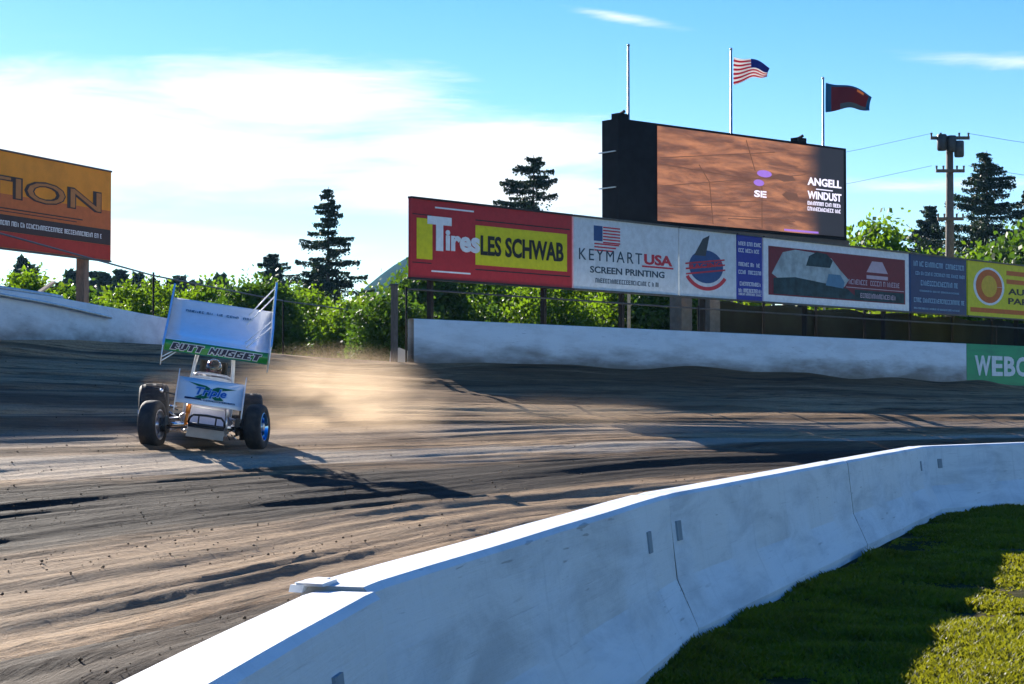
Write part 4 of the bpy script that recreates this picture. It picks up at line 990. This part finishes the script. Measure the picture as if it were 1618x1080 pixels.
# tail tank
tk = MB(); secs = [(2.15, .20, .45, .95), (2.3, .30, .40, 1.02), (2.6, .31, .40, 1.0), (2.85, .24, .46, .90), (2.95, .10, .55, .78)]; V_ = []
for (y, hw, a_z, b_z) in secs:
    for k in range(14):
        a = 2 * math.pi * k / 14; V_.append((hw * math.copysign(abs(math.cos(a)) ** .6, math.cos(a)), y, (a_z + b_z) / 2 + (b_z - a_z) / 2 * math.copysign(abs(math.sin(a)) ** .6, math.sin(a))))
Fs = [(i * 14 + j, i * 14 + (j + 1) % 14, (i + 1) * 14 + (j + 1) % 14, (i + 1) * 14 + j) for i in range(4) for j in range(14)] + [tuple(range(14))[::-1], tuple(range(56, 70))]
tk.add(V_, Fs, B); tk.build('fuel_tank', M['white'], car, 'auto')
# engine behind the hood line
e = MB(); e.box((0, .32, .42), (.34, .5, .3), B)
for s in (-1, 1):
    e.box((s * .2, .32, .58), (.12, .48, .1), B @ Matrix.Rotation(0, 4, 'Y'))
e.build('engine', M['steel'], car)
for s in (-1, 1):
    e = MB()
    for k in range(4): e.tube([(s * .27, .14 + k * .12, .5), (s * .36, .2 + k * .12, .44), (s * .38, .8, .40), (s * .38, 1.5, .38)], .022, 6, B)
    e.build('exhaust_header', M['silver'], car, True)
# nose
n = MB()
n.add([(-.235, -.34, .355), (.265, -.34, .355), (.235, -.20, .66), (-.225, -.20, .66), (-.235, -.10, .355), (.265, -.10, .355), (.235, -.08, .66), (-.225, -.08, .66)],
      [(0, 1, 2, 3), (1, 5, 6, 2), (4, 0, 3, 7), (3, 2, 6, 7), (0, 4, 5, 1)], B)
nose = flat('nose_panel', (.42, .42, .52), .28, coat=.5, dirt=(.4, .33, .3), dirt_amt=.3)
n.build('nose_panel', nose, car)
n = MB(); n.add([(-.26, -.30, .16), (.27, -.30, .16), (.27, -.36, .31), (-.24, -.36, .31), (-.26, .0, .15), (.27, .0, .15)], [(0, 1, 2, 3), (4, 5, 1, 0)], B)
o = n.build('radiator_scoop', flat('scoop_grey', (.50, .48, .46), .45, dirt=(.3, .24, .18), dirt_amt=.5), car); o.modifiers.new('thickness', 'SOLIDIFY').thickness = .01
for s, m_ in ((-1, M['orange_d']), (1, M['silver'])):
    n = MB(); n.tube([(s * .27, -.15, .64), (s * .285, -.30, .32)], .022, 8, B); n.tube([(s * .27, -.15, .64), (s * .277, -.225, .48)], .034, 10, B); n.build('shock_absorber', m_, car, True)
# bumper
b = MB(); b.tube([(-.24, -.30, .36), (-.245, -.55, .36), (-.235, -.58, .43), (-.19, -.60, .475), (0, -.60, .485), (.20, -.60, .475), (.25, -.58, .43), (.26, -.55, .36), (.26, -.30, .36)], .017, 8, B)
b.tube([(-.245, -.57, .345), (.26, -.57, .345)], .022, 8, B); b.tube([(-.245, -.57, .315), (.26, -.57, .315)], .016, 8, B)
for x in (-.11, .13): b.tube([(x, -.595, .475), (x, -.575, .345)], .012, 6, B)
b.build('front_bumper', M['blackm'], car, True)
# front axle and suspension
s_ = MB(); s_.tube([(-.60, .0, .345), (-.26, .0, .36), (.28, .0, .30), (.66, .0, .30)], .032, 10); s_.build('front_axle', M['chrome'], car, True)
for s in (-1, 1):
    zc = .35 if s < 0 else .31
    q = MB(); q.tube([(s * .57, .0, zc + .10), (s * .56, .0, zc - .10)], .035, 8); q.tube([(s * .57, 0, zc), (s * .68, -.02, zc)], .03, 8); q.box((s * .55, .08, zc + .02), (.05, .16, .03)); q.build('spindle', M['steel'], car, True)
    q = MB(); q.tube([(s * .5, .02, zc + .09), (s * .36, .7, .45)], .014, 6); q.build('radius_rod', M['silver'], car, True)
    q = MB(); q.tube([(s * .5, .02, zc - .09), (s * .36, .7, .30)], .014, 6); q.build('radius_rod', M['silver'], car, True)
    q = MB(); q.lathe([(.05, -.012), (.125, -.012), (.125, .012), (.05, .012), (.05, -.012)], 24, Matrix.Translation((s * .50, 0, zc)) @ Matrix.Rotation(R(-17), 4, 'Z')); q.box((s * .5, -.10, zc + .06), (.05, .06, .12)); q.build('brake_disc', M['steel'], car)
    for k in range(7):   # rod ends, bolts and fittings glinting between wheel and frame
        x = s * rnd.uniform(.30, .50); y = rnd.uniform(-.15, .3); z = rnd.uniform(.22, .56)
        q = MB(); q.tube([(x, y, z), (x + s * rnd.uniform(.04, .12), y + rnd.uniform(-.05, .05), z + rnd.uniform(-.07, .09))], rnd.uniform(.008, .017), 6, B); q.build('rod_end', M['chrome'] if k % 2 else M['steel'], car, True)
q = MB(); q.tube([(-.55, -.03, .30), (-.2, -.08, .32), (.60, -.03, .27)], .013, 6); q.build('tie_rod', M['steel'], car, True)
q = MB(); q.tube([(-.25, .10, .52), (-.22, .55, .5)], .02, 6, B); q.build('steering_arm', M['silver'], car, True)
q = MB(); q.tube([(-.28, .3, .70), (-.62, .15, .735), (-.68, .15, .75)], .013, 6, B); q.tube([(-.64, .15, .73), (-.60, .10, .60)], .007, 5, B); q.build('probe_rod', M['blackm'], car, True)
q = MB(); q.lathe([(.001, -.03), (.025, -.02), (.03, 0), (.025, .02), (.001, .03)], 10, B @ Matrix.Translation((-.69, .15, .75))); q.build('probe_tip', M['chrome'], car, True)
q = MB(); q.tube([(-.60, 2.15, .46), (.62, 2.15, .42)], .05, 12); q.build('rear_axle', M['steel'], car, True)
for s in (-1, 1):
    q = MB(); q.tube([(s * .33, .7, .33), (s * .46, .9, .30), (s * .47, 1.45, .30), (s * .33, 1.6, .32)], .018, 8, B); q.build('nerf_bar', M['white'], car, True)
# front wing
FW = B @ Matrix.Translation((0, -.46, .615)) @ Matrix.Rotation(R(-40), 4, 'X')
q = MB(); prof_ = [(0, 0), (.008, .10), (.010, .22), (.006, .36), (0, .48)]
V_ = []; 
for x in (-.465, .465):
    for (dy, z) in prof_: V_.append((x, dy, z))
q.add(V_, [(i, i + 1, 5 + i + 1, 5 + i) for i in range(4)], FW); o = q.build('front_wing', M['wing_white'], car, True); o.modifiers.new('thickness', 'SOLIDIFY').thickness = .014
fwing = o
for s in (-1, 1):
    q = MB(); X = B @ Matrix.Translation((s * .475, 0, 0)) @ Matrix(((0, 0, 1, 0), (1, 0, 0, 0), (0, 1, 0, 0), (0, 0, 0, 1)))
    q.prism([(-.50, .50), (-.10, .44), (.02, .56), (.02, 1.09), (-.08, 1.10), (-.50, .70)], .012, X); q.build('wing_end_plate', M['white'], fwing)
q = MB()
def wpoly(mb, pts, y): mb.add([(p[0], y, p[1]) for p in pts], [tuple(range(len(pts)))], FW)
wpoly(q, [(-.33, .40), (-.07, .36), (.01, .31), (.09, .36), (.36, .355), (.12, .29), (.09, .24), (.20, .12), (.08, .11), (.01, .17), (-.09, .11), (-.22, .125), (-.09, .22), (-.10, .30)], -.016)
q.build('emblem', M['dgreen'], fwing)
q = MB(); slab(q, -.35, -.12, .085, .115, -.016, .003, FW); scribble(q, -.12, .36, .075, .10, -.016, FW, seed=2); q.build('lettering', M['navyv'], fwing)
q = MB(); put_text(q, 'Triple', -.215, .235, .115, .325, FW, depth=.004, bold=.05, shear=.25, y=-.019); q.build('lettering', flat('outline_ice', (.45, .62, .8), .4), fwing)
q = MB(); put_text(q, 'Triple', -.205, .225, .128, .312, FW, depth=.004, bold=.02, shear=.25, y=-.025); q.build('lettering', M['bluev'], fwing)
# roof wing
TW = [(.52, 1.345), (.47, 1.39), (.455, 1.45), (.49, 1.50), (.58, 1.525), (.85, 1.575), (1.2, 1.69), (1.55, 1.85), (1.85, 2.03), (2.03, 2.17), (2.05, 2.20)]
WY = .02
q = MB(); n_ = len(TW); V_ = [(x, y, z) for x in np.linspace(-.755, .755, 7) for (y, z) in TW]
q.add(V_, [(i * n_ + j, i * n_ + j + 1, (i + 1) * n_ + j + 1, (i + 1) * n_ + j) for i in range(6) for j in range(n_ - 1)], B)
o = q.build('roof_wing', M['wing_white'], car, True); o.modifiers.new('thickness', 'SOLIDIFY').thickness = -.02; rw = o
q = MB(); lip = [(.505, 1.335), (.46, 1.385), (.443, 1.45), (.475, 1.508)]; V_ = [(x, y, z) for x in np.linspace(-.752, .752, 7) for (y, z) in lip]
q.add(V_, [(i * 4 + j, i * 4 + j + 1, (i + 1) * 4 + j + 1, (i + 1) * 4 + j) for i in range(6) for j in range(3)], B); q.build('lip_band', M['green'], rw, True)
LX = B @ Matrix.Translation((0, .452, 1.365)) @ Matrix.Rotation(R(4), 4, 'X')
q = MB(); 
for x in (-.755, .755): pass
slab(q, -.745, .745, -.028, -.018, -.012, .003, LX); slab(q, -.745, .745, .128, .138, -.006, .003, LX); q.build('lip_trim', flat('teal_line', (.02, .12, .14), .4), rw)
q = MB(); block_text(q, 'BUTT', -.66, -.20, .008, .102, -.016, .011, LX); block_text(q, 'NUGGET', -.11, .64, .008, .102, -.016, .011, LX); q.build('lettering', flat('outline_white', (.75, .78, .8), .4), rw)
q = MB(); block_text(q, 'BUTT', -.66, -.20, .008, .102, -.024, .0005, LX); block_text(q, 'NUGGET', -.11, .64, .008, .102, -.024, .0005, LX); q.build('lettering', M['navyv'], rw)
TX = B @ Matrix.Translation((0, 1.80, 2.0)) @ Matrix.Rotation(R(-59), 4, 'X')
q = MB(); scribble(q, -.54, .06, -.015, .045, -.012, TX, seed=12); scribble(q, .08, .50, -.015, .045, -.012, TX, seed=13); q.build('lettering', flat('wing_print', (.02, .10, .16), .4), rw)
for s in (-1, 1):
    X = B @ Matrix.Translation((s * .765, 0, 0)) @ Matrix(((0, 0, 1, 0), (1, 0, 0, 0), (0, 1, 0, 0), (0, 0, 0, 1)))
    top = 2.40 if s < 0 else 2.66; q = MB()
    if s < 0: pl = [(.12, 1.26), (.30, 1.12), (.60, 1.28), (2.12, 1.95), (2.18, top), (2.0, top), (.95, 1.78), (.50, 1.60), (.14, 1.42)]
    else: pl = [(.10, 1.36), (.28, 1.22), (.60, 1.28), (2.12, 1.95), (2.2, top), (1.9, top - .02), (.85, 2.02), (.40, 1.86), (.10, 1.62)]
    q.prism(pl, .016, X); o = q.build('side_board', M['wing_white'], rw)
    q = MB(); q.prism([(pl[-1][0] - .01, pl[-1][1]), (pl[-2][0], pl[-2][1] + .012), (pl[-3][0], pl[-3][1] + .012), (pl[-4][0], pl[-4][1] + .012), (pl[-4][0], pl[-4][1] - .01), (pl[-3][0], pl[-3][1] - .01), (pl[-2][0], pl[-2][1] - .01), (pl[-1][0], pl[-1][1] - .03)], .03, X); q.build('edge_trim', flat('board_trim', (.28, .52, .78), .3), rw)
for (x0, y0, z0, y1, z1) in ((.42, 1.92, 2.09, 2.05, 2.58), (.40, 1.65, 1.93, 1.75, 2.42), (.40, .95, 1.62, 1.1, 2.02), (.42, .58, 1.54, .75, 1.92)):
    q = MB(); q.tube([(x0, y0, z0), (.757, y1, z1)], .010, 6, B); q.build('brace_rod', M['white'], rw, True)
for (x0, y0, z0, y1, z1) in ((-.42, .75, 1.50, .35, 1.24), (-.34, .95, 1.55, .30, 1.18)):
    q = MB(); q.tube([(x0, y0, z0), (-.757, y1, z1)], .009, 6, B); q.build('brace_rod', M['white'], rw, True)
for x in (-.12, .12):
    q = MB(); q.bar((x, .92, 1.43), (x, .80, 1.56), .05, .02, B); q.bar((x, 1.5, 1.45), (x, 1.5, 1.81), .05, .02, B); q.build('wing_post', M['white'], car)
# steering wheel, seat
q = MB(); C_ = Vector((0, .86, .96)); P = []
for k in range(25):
    a = 2 * math.pi * k / 24; P.append(C_ + Vector((.16 * math.cos(a), -.04 * math.sin(a) * -1, .16 * math.sin(a))))
q.tube(P, .013, 8, B, cap=False); q.tube([C_ + Vector((-.15, 0, 0)), C_ + Vector((.15, 0, 0))], .010, 6, B); q.tube([C_, C_ + Vector((0, -.3, -.1))], .014, 6, B); q.build('steering_wheel', M['blackm'], car, True)
q = MB(); q.prism([(-.25, .3), (.25, .3), (.25, .95), (.17, 1.30), (-.17, 1.30), (-.25, .95)], .06, B @ Matrix.Translation((0, 1.46, 0)) @ Matrix.Rotation(R(90), 4, 'X'))
for s in (-1, 1): q.box((s * .26, 1.28, .55), (.03, .42, .5), B); q.box((s * .19, 1.36, 1.2), (.03, .22, .2), B)
q.box((0, 1.2, .33), (.5, .5, .05), B); q.build('seat', M['blackm'], car)

# ------------------------------------------------------------------ driver: one continuous skinned body
jt = {}; ed = []; rad = []
def J(n_, p, r, parent=None):
    jt[n_] = len(rad); rad.append((tuple(B @ Vector(p)), r))
    if parent: ed.append((jt[parent], jt[n_]))
J('pelvis', (0, 1.30, .46), .15); J('belly', (0, 1.32, .62), .14, 'pelvis'); J('chest', (0, 1.30, .82), .165, 'belly'); J('collar', (0, 1.27, .96), .11, 'chest'); J('neck', (0, 1.23, 1.04), .06, 'collar'); J('skull', (0, 1.17, 1.15), .085, 'neck'); J('crown', (0, 1.15, 1.24), .06, 'skull')
for s, q_ in ((-1, 'l'), (1, 'r')):
    J('sh' + q_, (s * .19, 1.25, .92), .065, 'collar'); J('el' + q_, (s * .24, 1.06, .80), .048, 'sh' + q_); J('wr' + q_, (s * .165, .91, .95), .030, 'el' + q_); J('pa' + q_, (s * .158, .875, .985), .033, 'wr' + q_)
    for k in range(4):
        a = (k - 1.5) * .020
        J('f%d' % k + q_, (s * (.158 + a * .4), .845, .985 + a), .0095, 'pa' + q_); J('g%d' % k + q_, (s * (.148 + a * .4), .835 + .008, .962 + a), .0085, 'f%d' % k + q_); J('h%d' % k + q_, (s * (.143 + a * .4), .855, .955 + a), .0075, 'g%d' % k + q_)
    J('t' + q_, (s * .132, .868, 1.005), .011, 'pa' + q_); J('u' + q_, (s * .122, .852, .985), .0095, 't' + q_)
    J('hi' + q_, (s * .10, 1.22, .44), .095, 'pelvis'); J('kn' + q_, (s * .15, .80, .62), .062, 'hi' + q_); J('an' + q_, (s * .12, .42, .42), .042, 'kn' + q_); J('to' + q_, (s * .12, .30, .46), .035, 'an' + q_)
me = bpy.data.meshes.new('person'); me.from_pydata([r_[0] for r_ in rad], ed, []); po = bpy.data.objects.new('person_skeleton', me); COL.objects.link(po)
sk = po.modifiers.new('skin', 'SKIN'); ss = po.modifiers.new('sub', 'SUBSURF'); ss.levels = 2; ss.render_levels = 2
if not me.skin_vertices:
    me.attributes.new
for i, r_ in enumerate(rad):
    pass
try:
    lay = me.skin_vertices[0]
except Exception:
    import bmesh
    bm = bmesh.new(); bm.from_mesh(me); bm.verts.layers.skin.verify(); bm.to_mesh(me); bm.free(); lay = me.skin_vertices[0]
for i, r_ in enumerate(rad): lay.data[i].radius = (r_[1], r_[1]); lay.data[i].use_root = (i == 0)
dg = bpy.context.evaluated_depsgraph_get(); pm = bpy.data.meshes.new_from_object(po.evaluated_get(dg)); bpy.data.objects.remove(po)
pm.materials.clear(); pm.materials.append(M['suit']); pm.materials.append(M['glove'])
person = link('person', pm); person.location = car.location; person.rotation_euler = (0, 0, CA); person.scale = (CS,) * 3
for p in pm.polygons: p.use_smooth = True; p.material_index = 1 if p.center.y < .90 and p.center.z > .9 else 0
tag(person, 'person in dark racing suit and blue helmet gripping the wheel inside the race car', 'person')
q = MB(); HC = B @ Matrix.Translation((0, 1.16, 1.185)); V_ = []; na, nb_ = 28, 16
for i in range(nb_ + 1):
    th = math.pi * (.02 + .86 * i / nb_)
    for k in range(na):
        a = 2 * math.pi * k / na; r_ = math.sin(th); y = -.155 * r_ * math.cos(a); x = .125 * r_ * math.sin(a); z = .145 * math.cos(th)
        if z < -.03 and y < 0: y *= 1.08
        V_.append((x, y, z))
q.add(V_, [(i * na + k, i * na + (k + 1) % na, (i + 1) * na + (k + 1) % na, (i + 1) * na + k) for i in range(nb_) for k in range(na)], HC); q.build('helmet', M['helmet'], person, True)
q = MB(); V_ = []
for z in (-.03, .0, .035, .055):
    for k in range(13):
        a = R(-62 + 124 * k / 12); rr2 = math.sqrt(max(0, 1 - (z / .145) ** 2)) * 1.03; V_.append((.125 * rr2 * math.sin(a), -.155 * rr2 * math.cos(a), z))
q.add(V_, [(i * 13 + k, i * 13 + k + 1, (i + 1) * 13 + k + 1, (i + 1) * 13 + k) for i in range(3) for k in range(12)], HC); q.build('visor', M['visor'], person, True)

# ------------------------------------------------------------------ dust thrown up behind the wheels (soft volume)
def dust(name, loc, rad_, dens_, label, rz=0):
    bm_ = MB(); V_ = []; na, nb_ = 24, 14
    for i in range(nb_ + 1):
        th = math.pi * i / nb_
        for k in range(na): a = 2 * math.pi * k / na; V_.append((math.sin(th) * math.cos(a), math.sin(th) * math.sin(a), math.cos(th)))
    bm_.add(V_, [(i * na + k, (i + 1) * na + k, (i + 1) * na + (k + 1) % na, i * na + (k + 1) % na) for i in range(nb_) for k in range(na)])
    m = bpy.data.materials.new('dust_volume'); m.use_nodes = True; t = NT(m.node_tree)
    ob = t.n('ShaderNodeTexCoord').outputs['Object']; ln = t.n('ShaderNodeVectorMath', operation='LENGTH'); t.put(ln.inputs[0], ob)
    geo = t.n('ShaderNodeNewGeometry')
    ns = t.noise(t.mapping(geo.outputs['Position'], scale=(.5, .35, 1.0)), 1.1, 4, .6, .8)
    fall = t.ramp(ln.outputs['Value'], 1.0, .05)
    d_ = t.math('MULTIPLY', t.math('MULTIPLY', fall, t.ramp(ns, .34, .68)), dens_)
    v = t.n('ShaderNodeVolumePrincipled'); v.inputs['Color'].default_value = (.82, .62, .42, 1); t.put(v.inputs['Density'], d_); v.inputs['Anisotropy'].default_value = .45
    o = t.n('ShaderNodeOutputMaterial'); t.put(o.inputs['Volume'], v.outputs[0])
    ob_ = bm_.build(name, m); ob_.location = loc; ob_.scale = rad_; ob_.rotation_euler = (0, 0, rz); tag(ob_, label, 'dust', kind='stuff')
gz = ground_z
dust('dust_cloud', (-2.9, 31.5, gz(-2.9, 31.5) + .35), (1.9, 4.2, 1.15), .46, 'pale tan dust trailing behind the sprint car to the right', R(-14))
dust('dust_cloud', (.6, 37.5, gz(.6, 37.5) + .05), (4.2, 5.0, .65), .045, 'thin low dust drifting over the track behind the car', R(-20))
dust('dust_cloud', (-4.95, 28.0, gz(-4.95, 28.0) + .45), (.62, .9, .55), .4, 'puff of dust over the rear wheel on the left side of the car')


# ------------------------------------------------------------------ loose clods and crumbs of clay
n = 2600; ui = rng.integers(0, nu, n * 6); vi = rng.integers(6, nv - 4, n * 6)
P = TVg[ui, vi]; d = P[:, 1]; w_ = vnoise(U[ui, vi] * .15, Vm[ui, vi] * 1.4, 61); ok = (d > 4) & (d < 34) & (w_ > .42) & (np.abs(P[:, 0]) < d * .32) & (rng.random(len(d)) < 12 / np.maximum(d, 6)); P = P[ok][:n]; n = len(P)
sz = .005 + .010 * rng.random(n) ** 3; base = np.array([(1, 0, 0), (-1, 0, 0), (0, 1, 0), (0, -1, 0), (0, 0, .8), (0, 0, -.8), (.6, .6, .5), (-.6, .55, .4)])
off = base[None] * (.65 + .7 * rng.random((n, 8, 3))) * sz[:, None, None]; P = P + np.stack([rng.random(n) * .08, rng.random(n) * .08, sz * .35], 1)
V = (P[:, None, :] + off).reshape(-1, 3); FT = np.array([(0, 6, 4), (6, 2, 4), (2, 7, 4), (7, 1, 4), (1, 3, 4), (3, 0, 4), (0, 5, 2), (2, 5, 1), (1, 5, 3), (3, 5, 0), (0, 2, 6), (2, 1, 7)])
F = (np.arange(n)[:, None, None] * 8 + FT[None]).reshape(-1, 3)
o = fastmesh('dirt_clods', V, F, mat('clod_clay', (.11, .075, .045), .9, var=.5, vscale=3, spec=.15)); tag(o, 'loose clods and crumbs of clay scattered on the track', 'dirt', kind='stuff')

# ------------------------------------------------------------------ the air between here and the hill
q = MB(); q.box((-50, 900, 61), (3600, 2300, 128)); hz = bpy.data.materials.new('haze_air'); hz.use_nodes = True; t = NT(hz.node_tree)
v = t.n('ShaderNodeVolumePrincipled'); v.inputs['Color'].default_value = (.30, .62, 1, 1); v.inputs['Density'].default_value = .00008; v.inputs['Anisotropy'].default_value = .2
o = t.n('ShaderNodeOutputMaterial'); t.put(o.inputs['Volume'], v.outputs[0]); o = q.build('haze', hz); tag(o, 'faint blue air in front of the far hill', 'haze', kind='stuff')
